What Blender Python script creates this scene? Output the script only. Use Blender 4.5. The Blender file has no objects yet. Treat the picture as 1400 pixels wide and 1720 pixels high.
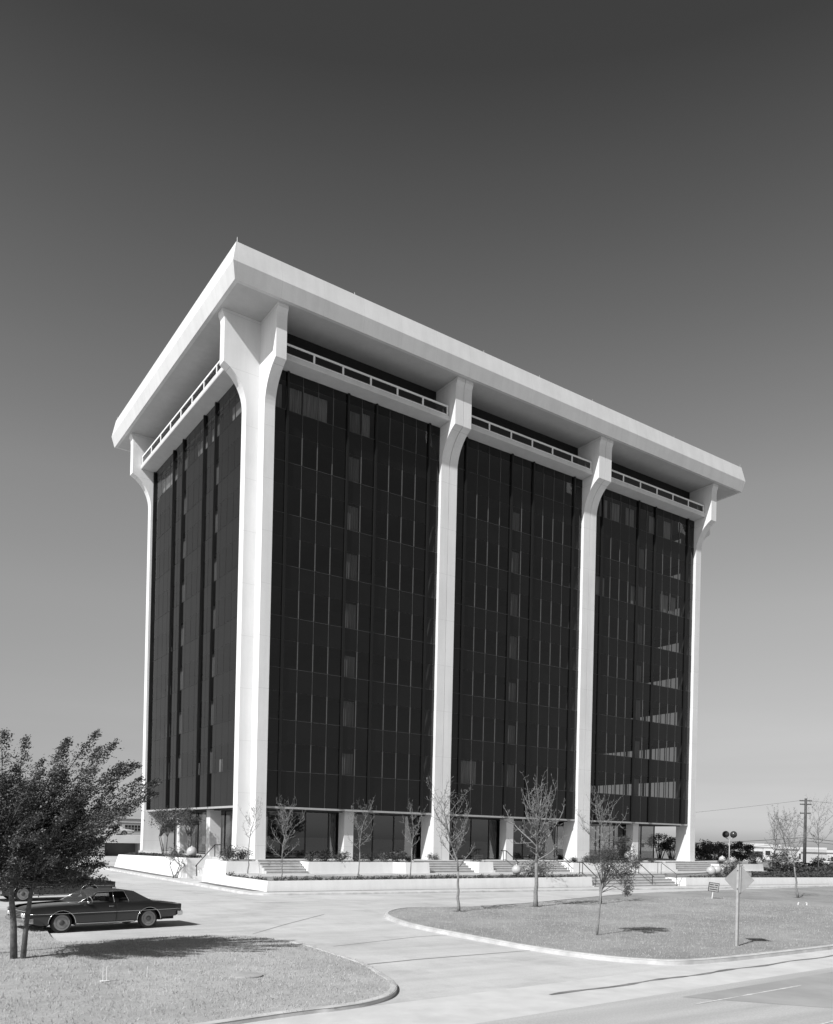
import bpy, math, random
import numpy as np
from mathutils import Vector, Matrix
from mathutils.geometry import tessellate_polygon
R = math.radians
S = bpy.context.scene
C = S.collection

# ------------------------------------------------------------------ camera, sky, sun, exposure
YAW, ROLL, CAM = R(34.466), R(1.274), Vector((-22.445, -52.558, 3.848))
FPX, PCX, PCY = 1398.76, 700.0, 1408.5
fw = Vector((math.sin(YAW), math.cos(YAW), 0)); r0 = Vector((math.cos(YAW), -math.sin(YAW), 0)); u0 = r0.cross(fw)
rt = math.cos(ROLL)*r0 + math.sin(ROLL)*u0; up = -math.sin(ROLL)*r0 + math.cos(ROLL)*u0
cd = bpy.data.cameras.new('camera'); cam = bpy.data.objects.new('camera', cd); C.objects.link(cam)
cd.sensor_width = 36; cd.sensor_fit = 'AUTO'; cd.lens = FPX*36/1720; cd.shift_y = (PCY-860)/1720
cd.clip_end = 3000; cd.clip_start = .1
M4 = Matrix((rt, up, -fw)).transposed().to_4x4(); M4.translation = CAM
cam.matrix_world = M4
S.camera = cam

SUN_AZ, SUN_EL = R(19), R(41)          # the light travels towards azimuth 19 deg from +X towards +Y
W = bpy.data.worlds.new('World'); S.world = W; W.use_nodes = True
nt = W.node_tree; nt.nodes.clear()
sky = nt.nodes.new('ShaderNodeTexSky'); sky.sky_type = 'NISHITA'; sky.sun_disc = False
sky.sun_elevation = SUN_EL; sky.sun_rotation = math.atan2(-math.cos(SUN_AZ), -math.sin(SUN_AZ)) % (2*math.pi)
sky.air_density = 1.0; sky.dust_density = 0.6; sky.ozone_density = 1.0
sep = nt.nodes.new('ShaderNodeSeparateColor')
pw = nt.nodes.new('ShaderNodeMath'); pw.operation = 'POWER'; pw.inputs[1].default_value = 1.12
ml = nt.nodes.new('ShaderNodeMath'); ml.operation = 'MULTIPLY'; ml.inputs[1].default_value = 0.62
cmb = nt.nodes.new('ShaderNodeCombineColor')
bg = nt.nodes.new('ShaderNodeBackground'); bg.inputs[1].default_value = 0.1
wo = nt.nodes.new('ShaderNodeOutputWorld')
nt.links.new(sky.outputs[0], sep.inputs[0]); nt.links.new(sep.outputs[0], pw.inputs[0]); nt.links.new(pw.outputs[0], ml.inputs[0])
# faint streaks of cloud low over the horizon
tc = nt.nodes.new('ShaderNodeTexCoord'); mp = nt.nodes.new('ShaderNodeMapping'); mp.inputs['Scale'].default_value = (3, 3, 26)
nz = nt.nodes.new('ShaderNodeTexNoise'); nz.inputs['Scale'].default_value = 1.6; nz.inputs['Detail'].default_value = 4
nt.links.new(tc.outputs['Generated'], mp.inputs[0]); nt.links.new(mp.outputs[0], nz.inputs[0])
mr = nt.nodes.new('ShaderNodeMapRange'); mr.inputs[1].default_value = .35; mr.inputs[2].default_value = .75; mr.inputs[3].default_value = -1; mr.inputs[4].default_value = 1
nt.links.new(nz.outputs[0], mr.inputs[0])
m2 = nt.nodes.new('ShaderNodeMath'); m2.operation = 'MULTIPLY'
spc = nt.nodes.new('ShaderNodeSeparateXYZ'); nt.links.new(tc.outputs['Generated'], spc.inputs[0])
am = nt.nodes.new('ShaderNodeMapRange'); am.inputs[1].default_value = 0; am.inputs[2].default_value = .17; am.inputs[3].default_value = .055; am.inputs[4].default_value = .004; nt.links.new(spc.outputs[2], am.inputs[0])
ma = nt.nodes.new('ShaderNodeMath'); ma.operation = 'MULTIPLY_ADD'; ma.inputs[2].default_value = 1; nt.links.new(mr.outputs[0], ma.inputs[0]); nt.links.new(am.outputs[0], ma.inputs[1])
nt.links.new(ml.outputs[0], m2.inputs[0]); nt.links.new(ma.outputs[0], m2.inputs[1])
# darkening of the blue sky with height, as a red-filtered black and white film records it
spz = nt.nodes.new('ShaderNodeSeparateXYZ'); nt.links.new(tc.outputs['Generated'], spz.inputs[0])
rz_ = nt.nodes.new('ShaderNodeValToRGB'); nt.links.new(spz.outputs[2], rz_.inputs[0])
stops = [(0, .72), (.071, .92), (.136, 1.34), (.26, 1.95), (.372, 2.16), (.469, 1.86), (.553, 1.50), (.622, 1.16), (.68, .82)]
el = rz_.color_ramp.elements
while len(el) < len(stops): el.new(.5)
for i, (p, v) in enumerate(stops): el[i].position = p; el[i].color = (v/3, v/3, v/3, 1)
m3 = nt.nodes.new('ShaderNodeMath'); m3.operation = 'MULTIPLY'; nt.links.new(m2.outputs[0], m3.inputs[0]); nt.links.new(rz_.outputs[0], m3.inputs[1])
m4 = nt.nodes.new('ShaderNodeMath'); m4.operation = 'MULTIPLY'; nt.links.new(m3.outputs[0], m4.inputs[0]); m4.inputs[1].default_value = 3
for i in range(3): nt.links.new(m4.outputs[0], cmb.inputs[i])
nt.links.new(cmb.outputs[0], bg.inputs[0]); nt.links.new(bg.outputs[0], wo.inputs[0])

sl = bpy.data.lights.new('sun', 'SUN'); sl.energy = 4.2; sl.angle = R(.53); sl.color = (1, 1, 1)
so = bpy.data.objects.new('sun', sl); C.objects.link(so)
so.rotation_euler = Vector((math.cos(SUN_EL)*math.cos(SUN_AZ), math.cos(SUN_EL)*math.sin(SUN_AZ), -math.sin(SUN_EL))).to_track_quat('-Z', 'Y').to_euler()
S.view_settings.view_transform = 'Standard'; S.view_settings.look = 'None'; S.view_settings.gamma = 1
S.view_settings.exposure = 0.35
S.cycles.max_bounces = 8; S.cycles.transparent_max_bounces = 16; S.cycles.caustics_reflective = False; S.cycles.caustics_refractive = False

# ------------------------------------------------------------------ helpers
def gz(x, y):                       # the site is one gently tilted plane, level beyond 150 m
    x = max(-150, min(150, x)); y = max(-150, min(150, y))
    return .58 - .0055*x + .0035*y
def ray(px, py):
    return fw + (px-PCX)/FPX*rt - (py-PCY)/FPX*up
def onG(px, py, dz=0.0):            # photo pixel -> point on the ground plane
    d = ray(px, py); n = Vector((.0055, -.0035, 1)); t = (.58+dz - n.dot(CAM))/n.dot(d)
    return CAM + t*d
def onY(px, py, Y):
    d = ray(px, py); return CAM + (Y-CAM.y)/d.y*d
def onX(px, py, X):
    d = ray(px, py); return CAM + (X-CAM.x)/d.x*d
def onD(px, py, D):                 # at a depth of D metres
    return CAM + D*ray(px, py)

class MB:
    def __init__(s): s.v = []; s.f = []
    def add(s, vs, fs):
        n = len(s.v); s.v += [tuple(p) for p in vs]; s.f += [tuple(n+i for i in f) for f in fs]; return s
    def box(s, x0, y0, z0, x1, y1, z1):
        return s.add([(x0,y0,z0),(x1,y0,z0),(x1,y1,z0),(x0,y1,z0),(x0,y0,z1),(x1,y0,z1),(x1,y1,z1),(x0,y1,z1)],
                     [(0,3,2,1),(4,5,6,7),(0,1,5,4),(1,2,6,5),(2,3,7,6),(3,0,4,7)])
    def loft(s, rings, cap=True, closed=True):
        n = len(rings[0]); vs = [p for r in rings for p in r]; fs = []
        for i in range(len(rings)-1):
            for j in range(n if closed else n-1):
                k = (j+1) % n; fs.append((i*n+j, i*n+k, (i+1)*n+k, (i+1)*n+j))
        if cap: fs.append(tuple(range(n))[::-1]); fs.append(tuple((len(rings)-1)*n+j for j in range(n)))
        return s.add(vs, fs)
    def extrude(s, pts, vec):
        vec = Vector(vec); return s.loft([[Vector(p) for p in pts], [Vector(p)+vec for p in pts]])
    def prism(s, poly, z0, z1):      # z0, z1: number or function of (x, y)
        f0 = z0 if callable(z0) else (lambda x, y: z0); f1 = z1 if callable(z1) else (lambda x, y: z1)
        a = sum(poly[i][0]*poly[(i+1) % len(poly)][1]-poly[(i+1) % len(poly)][0]*poly[i][1] for i in range(len(poly)))
        if a < 0: poly = poly[::-1]
        n = len(poly); vs = [(x, y, f0(x, y)) for x, y in poly]+[(x, y, f1(x, y)) for x, y in poly]
        tr = tessellate_polygon([[Vector((x, y, 0)) for x, y in poly]])
        fs = []
        for t in tr:
            A, B, D = [Vector(poly[i]) for i in t]
            if (B-A).cross(D-A) < 0: t = (t[0], t[2], t[1])
            fs.append(tuple(t[::-1])); fs.append(tuple(i+n for i in t))
        fs += [(i, (i+1) % n, (i+1) % n+n, i+n) for i in range(n)]
        return s.add(vs, fs)
    def sheet(s, poly, f1):
        n = len(poly); tr = tessellate_polygon([[Vector((x, y, 0)) for x, y in poly]]); fs = []
        for t in tr:
            A, B, D = [Vector(poly[i]) for i in t]
            if (B-A).cross(D-A) < 0: t = (t[0], t[2], t[1])
            fs.append(tuple(t))
        return s.add([(x, y, f1(x, y)) for x, y in poly], fs)
    def tube(s, path, rad, n=6, cap=True):
        path = [Vector(p) for p in path]; m = len(path)
        if not hasattr(rad, '__len__'): rad = [rad]*m
        rings = []; prev = None
        for i in range(m):
            t = (path[min(i+1, m-1)]-path[max(i-1, 0)])
            t = t.normalized() if t.length > 1e-9 else Vector((0, 0, 1))
            if prev is None: a = t.orthogonal().normalized()
            else:
                a = prev - t*prev.dot(t); a = a.normalized() if a.length > 1e-6 else t.orthogonal().normalized()
            prev = a; b = t.cross(a)
            rings.append([path[i]+rad[i]*(math.cos(2*math.pi*k/n)*a+math.sin(2*math.pi*k/n)*b) for k in range(n)])
        return s.loft(rings, cap)
    def lathe(s, prof, c, n=20, axis='z'):   # prof: (r, h)
        rings = []
        for r_, h in prof:
            ring = []
            for k in range(n):
                a = 2*math.pi*k/n; x, y = r_*math.cos(a), r_*math.sin(a)
                p = (x, y, h) if axis == 'z' else ((x, -h, y) if axis == 'y' else (h, x, y))
                ring.append(Vector(c)+Vector(p))
            rings.append(ring)
        return s.loft(rings, True)
    def sphere(s, c, r_, n=20, m=12, sz=1.0):
        prof = [(max(1e-4, r_*math.sin(math.pi*i/m)), -r_*sz*math.cos(math.pi*i/m)) for i in range(m+1)]
        return s.lathe(prof, c, n)
    def wall(s, base, top):          # closed shell between a base polygon and a top polygon (same count)
        return s.loft([base, top])
    def build(s, name, mat, parent=None, smooth=False, origin=None, local=False):
        me = bpy.data.meshes.new(name)
        off = Vector((0, 0, 0))
        if parent is not None and not local:
            p = parent; 
            while p is not None: off += p.location; p = p.parent
        if origin is not None: off = Vector(origin)
        me.from_pydata([(a[0]-off[0], a[1]-off[1], a[2]-off[2]) for a in s.v], [], s.f)
        me.update()
        if smooth:
            me.polygons.foreach_set('use_smooth', [True]*len(me.polygons))
        o = bpy.data.objects.new(name, me); C.objects.link(o)
        if mat: me.materials.append(mat)
        if parent is not None: o.parent = parent
        elif origin is not None: o.location = off
        if smooth == 'auto':
            try: me.set_sharp_from_angle(angle=R(35))
            except Exception: pass
        return o

def tag(o, label=None, cat=None, group=None, kind=None):
    if label: o['label'] = label
    if cat: o['category'] = cat
    if group: o['group'] = group
    if kind: o['kind'] = kind
    return o
def thing(name, label, cat, loc=(0, 0, 0), group=None, rz=0):
    o = bpy.data.objects.new(name, None); C.objects.link(o); o.location = loc; o.rotation_euler = (0, 0, rz)
    o.empty_display_size = .3
    return tag(o, label, cat, group)
def dup(root, loc, rz=0, sc=1, label=None, group=None):
    r_ = root.copy(); C.objects.link(r_); r_.location = loc; r_.rotation_euler = (0, 0, rz)
    r_.scale = (sc, sc, sc) if not hasattr(sc, '__len__') else sc
    if label: r_['label'] = label
    if group: r_['group'] = group
    for ch in list(root.children):
        c = ch.copy(); C.objects.link(c); c.parent = r_
        for g in list(ch.children):
            d = g.copy(); C.objects.link(d); d.parent = c
    return r_

# ------------------------------------------------------------------ materials (all neutral grey, the photograph is black and white)
def nodes(name):
    m = bpy.data.materials.new(name); m.use_nodes = True; t = m.node_tree; b = t.nodes['Principled BSDF']; return m, t, b
def ramp(t, fac, stops):
    r_ = t.nodes.new('ShaderNodeValToRGB'); e = r_.color_ramp.elements
    while len(e) < len(stops): e.new(.5)
    for i, (p, v) in enumerate(stops): e[i].position = p; e[i].color = (v, v, v, 1)
    t.links.new(fac, r_.inputs[0]); return r_.outputs[0]
def noise(t, scale, detail=4, vec=None, rough=.55, sc=None, coord='Object'):
    n = t.nodes.new('ShaderNodeTexNoise'); n.inputs['Scale'].default_value = scale; n.inputs['Detail'].default_value = detail; n.inputs['Roughness'].default_value = rough
    tc = t.nodes.new('ShaderNodeTexCoord'); src = tc.outputs[coord]
    if sc:
        mp = t.nodes.new('ShaderNodeMapping'); mp.inputs['Scale'].default_value = sc; t.links.new(src, mp.inputs[0]); src = mp.outputs[0]
    t.links.new(src, n.inputs[0]); return n.outputs[0]
def mix(t, a, b, fac, mode='MIX'):
    m = t.nodes.new('ShaderNodeMix'); m.data_type = 'RGBA'; m.blend_type = mode
    for i, v in ((6, a), (7, b)):
        if isinstance(v, (int, float)): m.inputs[i].default_value = (v, v, v, 1)
        else: t.links.new(v, m.inputs[i])
    if isinstance(fac, (int, float)): m.inputs[0].default_value = fac
    else: t.links.new(fac, m.inputs[0])
    return m.outputs[2]
def bump(t, b, h, strength=.3, dist=.02):
    n = t.nodes.new('ShaderNodeBump'); n.inputs['Strength'].default_value = strength; n.inputs['Distance'].default_value = dist
    t.links.new(h, n.inputs['Height']); t.links.new(n.outputs[0], b.inputs['Normal'])
def plain(name, v, rough=.7, var=.12, scale=6, metal=0, spec=.4, bmp=0, coat=0):
    m, t, b = nodes(name)
    n = noise(t, scale)
    t.links.new(ramp(t, n, [(.3, v*(1-var)), (.7, v*(1+var))]), b.inputs['Base Color'])
    b.inputs['Roughness'].default_value = rough; b.inputs['Metallic'].default_value = metal
    b.inputs['Specular IOR Level'].default_value = spec; b.inputs['Coat Weight'].default_value = coat
    if bmp: bump(t, b, noise(t, scale*4), bmp, .02)
    return m
def lines(t, axis, period, width, offset=0):      # 1 on a thin line repeated along an axis, else 0
    g = t.nodes.new('ShaderNodeNewGeometry'); sp = t.nodes.new('ShaderNodeSeparateXYZ'); t.links.new(g.outputs['Position'], sp.inputs[0])
    a = t.nodes.new('ShaderNodeMath'); a.operation = 'ADD'; a.inputs[1].default_value = offset+1000*period
    t.links.new(sp.outputs[axis], a.inputs[0])
    m = t.nodes.new('ShaderNodeMath'); m.operation = 'MODULO'; m.inputs[1].default_value = period; t.links.new(a.outputs[0], m.inputs[0])
    l = t.nodes.new('ShaderNodeMath'); l.operation = 'LESS_THAN'; l.inputs[1].default_value = width; t.links.new(m.outputs[0], l.inputs[0])
    return l.outputs[0]
def precast(name, v, jz=None, jx=None, jy=None):   # pale precast concrete, faint stains, thin open joints
    m, t, b = nodes(name)
    c = ramp(t, noise(t, .35, 6, rough=.65), [(.3, v*.93), (.7, v*1.03)])
    c2 = ramp(t, noise(t, 38, 3), [(.3, .94), (.7, 1.03)])
    c = mix(t, c, c2, 1.0, 'MULTIPLY')
    st = ramp(t, noise(t, 1.0, 6, sc=(1.6, 1.6, .10), rough=.65), [(.36, .93), (.60, 1.0)])
    c = mix(t, c, st, 1.0, 'MULTIPLY')
    for ax, j in ((2, jz), (0, jx), (1, jy)):
        if j: c = mix(t, c, .48, lines(t, ax, j[0], .014, j[1]))
    t.links.new(c, b.inputs['Base Color']); b.inputs['Roughness'].default_value = .85; b.inputs['Specular IOR Level'].default_value = .25
    bump(t, b, noise(t, 30, 4), .15, .01)
    return m
M = {}
M['column'] = precast('precast_column', .76, jz=(3.5, .35))
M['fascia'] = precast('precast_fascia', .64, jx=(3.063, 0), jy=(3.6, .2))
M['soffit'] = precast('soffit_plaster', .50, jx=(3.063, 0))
M['balcony'] = precast('balcony_concrete', .60)
M['railwhite'] = precast('white_rail_paint', .80)
M['wallwhite'] = precast('white_rendered_wall', .80)
M['steps'] = plain('step_concrete', .50, .85, .10, 2.0, bmp=.2)
M['terrace'] = plain('terrace_concrete', .48, .85, .10, 1.2, bmp=.2)
M['pier'] = precast('pier_concrete', .72, jz=(3.5, .35))
M['dark_metal'] = plain('bronze_metal', .008, .45, .15, 9, spec=.4)
M['mullion'] = plain('mullion_metal', .075, .45, .15, 9, spec=.5)
M['trim'] = plain('aluminium_trim', .38, .45, .08, 5, metal=.0)
M['mechwall'] = plain('dark_louvre_wall', .014, .8, .2, 3)
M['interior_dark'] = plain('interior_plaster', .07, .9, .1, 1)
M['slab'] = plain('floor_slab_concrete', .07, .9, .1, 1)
M['curtain'] = None
def curtain(nm='pleated_curtain', k=1.0):
    m, t, b = nodes(nm)
    w = noise(t, 3.0, 3, sc=(6, 6, .15))
    t.links.new(ramp(t, w, [(.3, .34*k), (.65, .85*k)]), b.inputs['Base Color']); b.inputs['Roughness'].default_value = .95
    return m
M['curtain'] = curtain('pleated_curtain', .6); M['partition'] = curtain('grey_partition_blind', .30)
def glass(name, tint, ior, wav=.004):
    m = bpy.data.materials.new(name); m.use_nodes = True; t = m.node_tree; t.nodes.clear()
    o = t.nodes.new('ShaderNodeOutputMaterial'); mx = t.nodes.new('ShaderNodeMixShader'); tr = t.nodes.new('ShaderNodeBsdfTransparent'); gl = t.nodes.new('ShaderNodeBsdfGlossy')
    fr = t.nodes.new('ShaderNodeFresnel'); geo_ = t.nodes.new('ShaderNodeNewGeometry'); mi = t.nodes.new('ShaderNodeMapRange')     # thin pane: same reflectance from both sides
    mi.inputs[3].default_value = ior; mi.inputs[4].default_value = 1/ior; t.links.new(geo_.outputs['Backfacing'], mi.inputs[0]); t.links.new(mi.outputs[0], fr.inputs[0])
    tr.inputs[0].default_value = (tint, tint, tint, 1); gl.inputs[0].default_value = (1, 1, 1, 1); gl.inputs['Roughness'].default_value = .012
    n = noise(t, .55, 2)
    bp = t.nodes.new('ShaderNodeBump'); bp.inputs['Strength'].default_value = .25; bp.inputs['Distance'].default_value = wav
    t.links.new(n, bp.inputs['Height']); t.links.new(bp.outputs[0], gl.inputs['Normal'])
    t.links.new(fr.outputs[0], mx.inputs[0]); t.links.new(tr.outputs[0], mx.inputs[1]); t.links.new(gl.outputs[0], mx.inputs[2]); t.links.new(mx.outputs[0], o.inputs[0])
    return m
M['glass'] = glass('tinted_curtain_wall_glass', .54, 1.49)
M['lobbyglass'] = glass('tinted_lobby_glass', .60, 2.2, .002)
M['railglass'] = glass('smoked_rail_glass', .30, 1.5, .001)
def spandrel():
    m, t, b = nodes('dark_spandrel_glass')
    t.links.new(ramp(t, noise(t, .8, 3), [(.3, .0025), (.7, .005)]), b.inputs['Base Color'])
    b.inputs['Roughness'].default_value = .03; b.inputs['IOR'].default_value = 1.49
    bump(t, b, noise(t, .5, 2), .25, .006)
    return m
M['spandrel'] = spandrel()

def concrete_road():
    m, t, b = nodes('driveway_concrete')
    c = ramp(t, noise(t, .14, 6, rough=.6), [(.3, .50), (.7, .60)])
    c = mix(t, c, ramp(t, noise(t, 1.0, 5, sc=(.25, 1.6, 1)), [(.35, .90), (.65, 1.04)]), 1, 'MULTIPLY')
    c = mix(t, c, ramp(t, noise(t, 22, 4), [(.3, .93), (.7, 1.05)]), 1, 'MULTIPLY')
    st = ramp(t, noise(t, .42, 8, rough=.72), [(.50, 1.0), (.68, .80)])
    c = mix(t, c, ramp(t, noise(t, 1.0, 6, sc=(.9, .16, 1), rough=.7), [(.4, 1.0), (.62, .93)]), 1, 'MULTIPLY')
    c = mix(t, c, st, 1, 'MULTIPLY')
    t.links.new(c, b.inputs['Base Color']); b.inputs['Roughness'].default_value = .88; b.inputs['Specular IOR Level'].default_value = .25
    bump(t, b, noise(t, 18, 5), .25, .01)
    return m
M['drive'] = concrete_road()
def street_mat():
    m, t, b = nodes('worn_street_asphalt')
    c = ramp(t, noise(t, .10, 5, sc=(.25, 1, 1)), [(.3, .38), (.7, .48)])
    c = mix(t, c, ramp(t, noise(t, 1.4, 6, sc=(.08, 1, 1)), [(.35, .86), (.65, 1.08)]), 1, 'MULTIPLY')
    c = mix(t, c, ramp(t, noise(t, 30, 3), [(.3, .88), (.7, 1.1)]), 1, 'MULTIPLY')
    t.links.new(c, b.inputs['Base Color']); b.inputs['Roughness'].default_value = .85
    bump(t, b, noise(t, 40, 4), .3, .01)
    return m
M['street'] = street_mat()
M['gutter'] = plain('gutter_concrete', .56, .85, .10, 1.3, bmp=.2)
M['kerb'] = plain('kerb_concrete', .50, .85, .22, 1.6, bmp=.25)
M['joint'] = plain('joint_tar', .2, .8, .4, 2.5)
M['paint'] = plain('worn_white_paint', .58, .8, .25, 7)
def lawn(nm='mown_grass', k=1.0):
    m, t, b = nodes(nm)
    c = ramp(t, noise(t, .25, 5), [(.3, .26*k), (.7, .36*k)])
    c = mix(t, c, ramp(t, noise(t, .9, 5, rough=.7), [(.35, .90), (.65, 1.08)]), 1, 'MULTIPLY')
    c = mix(t, c, ramp(t, noise(t, 2.2, 6, rough=.7, sc=(.6, 1.8, 1)), [(.3, .90), (.7, 1.09)]), 1, 'MULTIPLY')
    c = mix(t, c, ramp(t, noise(t, 24, 4, rough=.8), [(.3, .78), (.7, 1.18)]), 1, 'MULTIPLY')
    t.links.new(c, b.inputs['Base Color']); b.inputs['Roughness'].default_value = 1; b.inputs['Specular IOR Level'].default_value = .1
    bump(t, b, noise(t, 26, 6, rough=.8), .55, .03)
    return m
M['lawn'] = lawn(); M['lawndry'] = lawn('dry_mown_grass', 1.26)
M['earth'] = plain('dry_field', .24, 1, .35, .15, spec=.1, bmp=.5)
M['soil'] = plain('planter_soil', .16, 1, .4, 5, spec=.1, bmp=.8)
M['leaf'] = plain('leaf_mid', .075, .55, .5, 1.4, spec=.35)
M['leafdark'] = plain('leaf_dark', .045, .5, .5, 1.4, spec=.4)
M['leaflight'] = plain('leaf_light', .15, .6, .4, 1.6, spec=.3)
M['bark'] = plain('bark', .11, .95, .35, 9, bmp=.8)
M['barkpale'] = plain('pale_bark', .21, .9, .25, 12, bmp=.5)
M['blade'] = plain('grass_blade', .40, .9, .25, 3, spec=.15)
M['globe'] = plain('opal_globe', .45, .3, .04, 3, spec=.5)
M['globedark'] = plain('smoked_globe', .05, .15, .1, 3, spec=.6)
M['iron'] = plain('black_iron', .02, .5, .2, 12)
M['galv'] = plain('galvanised_steel', .42, .5, .12, 20, metal=.3)
M['signback'] = plain('sign_back_metal', .30, .45, .08, 6, metal=.25)
M['white'] = plain('white_paint', .78, .6, .05, 5)
M['wood'] = plain('weathered_pole', .07, .9, .3, 4, bmp=.5)
M['stucco'] = plain('pale_stucco', .46, .9, .08, .8)
M['stucco2'] = plain('white_stucco', .60, .9, .06, .8)
M['darkwin'] = plain('dark_window', .03, .15, .2, 1, spec=.6)
M['roofgrey'] = plain('grey_roof', .25, .9, .15, 1)
M['hedge'] = plain('hedge_leaf', .06, .7, .5, 2)

# ------------------------------------------------------------------ ground
def ground():
    mb = MB(); c0 = (0, 0); rings = []
    for r_ in (0.5, 30, 80, 150, 260, 600, 2200):
        rings.append([(c0[0]+r_*math.cos(a), c0[1]+r_*math.sin(a)) for a in [2*math.pi*k/96 for k in range(96)]])
    vs = []
    for r_ in rings:
        for x, y in r_:
            d = math.hypot(x, y); s = min(1, 150/d); vs.append((x, y, .58-.0055*x*s+.0035*y*s-.012))
    fs = [(i*96+j, i*96+(j+1) % 96, (i+1)*96+(j+1) % 96, (i+1)*96+j) for i in range(6) for j in range(96)]
    fs.append(tuple(range(96)))
    tag(mb.add(vs, fs).build('ground', M['earth']), kind='structure')
ground()
def catmull(pts, n=6, closed=False):
    out = []; m = len(pts); P = [Vector(p) for p in pts]
    for i in range(m if closed else m-1):
        p0 = P[(i-1) % m] if closed or i > 0 else P[0]; p1 = P[i]; p2 = P[(i+1) % m]; p3 = P[(i+2) % m] if closed or i+2 < m else P[-1]
        for k in range(n):
            t = k/n; out.append(tuple(.5*((2*p1)+(-p0+p2)*t+(2*p0-5*p1+4*p2-p3)*t*t+(-p0+3*p1-3*p2+p3)*t**3)))
    if not closed: out.append(tuple(P[-1]))
    return out
def gsheet(name, poly, dz, mat):
    return tag(MB().sheet(poly, lambda x, y: gz(x, y)+dz).build(name, mat), kind='structure')
SS = .0735
def sy(x, y0=-38.05): return y0+SS*(x+.5)      # the street runs a little askew to the building
gsheet('driveway', [(-70, sy(-70, -38)), (75, sy(75, -38)), (75, -9), (58, -9), (58, 62), (-70, 62)], .004, M['drive'])
gsheet('gutter', [(-90, sy(-90, -37.6)), (110, sy(110, -37.6)), (110, sy(110, -40.0)), (-90, sy(-90, -40.0))], .008, M['gutter'])
gsheet('street', [(-150, sy(-150, -39.85)), (150, sy(150, -39.85)), (150, sy(150, -66)), (-150, sy(-150, -66))], .012, M['street'])
def strip(name, pts, w, dz, mat, jit=0, seed=1):
    rnd = random.Random(seed); L = []; Rr = []
    for i, p in enumerate(pts):
        a = Vector(pts[max(0, i-1)]); b = Vector(pts[min(len(pts)-1, i+1)]); d = (b-a).normalized(); n = Vector((-d.y, d.x))
        ww = w*(1+jit*(rnd.random()*2-1))/2; L.append(tuple(Vector(p)+n*ww)); Rr.append(tuple(Vector(p)-n*ww))
    mb = MB()
    vs = [(x, y, gz(x, y)+dz) for x, y in L]+[(x, y, gz(x, y)+dz) for x, y in Rr]; n = len(pts)
    mb.add(vs, [(i+n, i+1+n, i+1, i) for i in range(n-1)])
    return tag(mb.build(name, mat), kind='structure')
strip('road_seam', [(x, sy(x, -38.62)+.05*math.sin(x*1.9)) for x in np.arange(-9.7, 60, .4)], .12, .016, M['joint'], .5)
gsheet('street_patch', [(-7.2, sy(-7.2, -40.3)), (120, sy(120, -40.2)), (120, sy(120, -44.5)), (-4, sy(-4, -44.3))], .016, plain('patched_asphalt', .33, .85, .15, .6, bmp=.3))
strip('lane_line', [(x, sy(x, -40.95)) for x in np.arange(-7.6, -3, .3)], .06, .020, M['paint'], .5, 3)
strip('lane_line', [(x, sy(x, -43.4)) for x in np.arange(-7.4, 6, .5)], .08, .020, M['paint'], .4, 4)
gp = lambda *a: tuple(onG(*a)[:2])
for k, pts in enumerate([[(610, 1621), (700, 1612), (800, 1604), (890, 1597)], [(425, 1569), (480, 1553), (545, 1536)], [(425, 1517), (600, 1513), (830, 1510)], [(560, 1590), (700, 1574), (820, 1566)], [(180, 1480), (330, 1500), (430, 1512)], [(930, 1508), (1100, 1509), (1320, 1503)]]):
    strip('paving_joint', [gp(*p) for p in pts], .035 if k else .06, .010, M['joint'], .4, k)

def island(name, pts, label_k, mat, kerb_pts=None, closed=True):
    poly = catmull(pts, 6, closed=True)
    tag(MB().sheet(poly, lambda x, y: gz(x, y)+.115).build(name, mat), kind='structure')
    return poly
def kerb(name, pts, w=.17, h=.14, side=1):
    mb = MB(); rings = []; P = [Vector(p) for p in pts]
    for i, p in enumerate(P):
        d = (P[min(i+1, len(P)-1)]-P[max(i-1, 0)]).normalized(); n = Vector((-d.y, d.x))*side
        ring = []
        for o, z in ((0, -.05), (0.005, h-.03), (.03, h-.005), (.06, h), (w, h+.002), (w, -.05)):
            q = p+n*o; ring.append((q.x, q.y, gz(q.x, q.y)+z))
        rings.append(ring)
    mb.loft(rings, True)
    return tag(mb.build(name, M['kerb'], smooth='auto'), kind='structure')
RI = [gp(*p) for p in [(1240,1497),(1080,1503),(990,1510),(900,1519),(820,1525),(760,1527),(700,1528),(664,1531),(646,1538),(657,1547),(700,1560),(800,1580),(893,1597),(1000,1612),(1080,1619),(1150,1621),(1250,1613),(1400,1595)]]
RI = [(52, -12.2)] + RI + [(12, sy(12, -37.75)), (30, sy(30, -37.75)), (52, sy(52, -37.75))]
c = catmull(RI, 6)
kerb('kerb', c, side=1)
gsheet('lawn', c+[(90, sy(90, -37.7)), (90, -12.4)], .118, M['lawn'])
LI = [gp(*p) for p in [(25,1534),(48,1548),(74,1562),(97,1585),(150,1585),(230,1581),(330,1576),(420,1577),(468,1583),(515,1591),(560,1605),(610,1622),(642,1640),(666,1658),(660,1676),(620,1690),(560,1700),(470,1711)]]
LI = [(-26, -5), (-22, -12)] + LI + [(-22, sy(-22, -38)), (-40, sy(-40, -38))]
c = catmull(LI, 6)
kerb('kerb', c[60:], side=-1, w=.15, h=.10)
gsheet('lawn', c+[(-70, sy(-70, -38)), (-70, -5)], .085, M['lawndry'])
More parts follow.
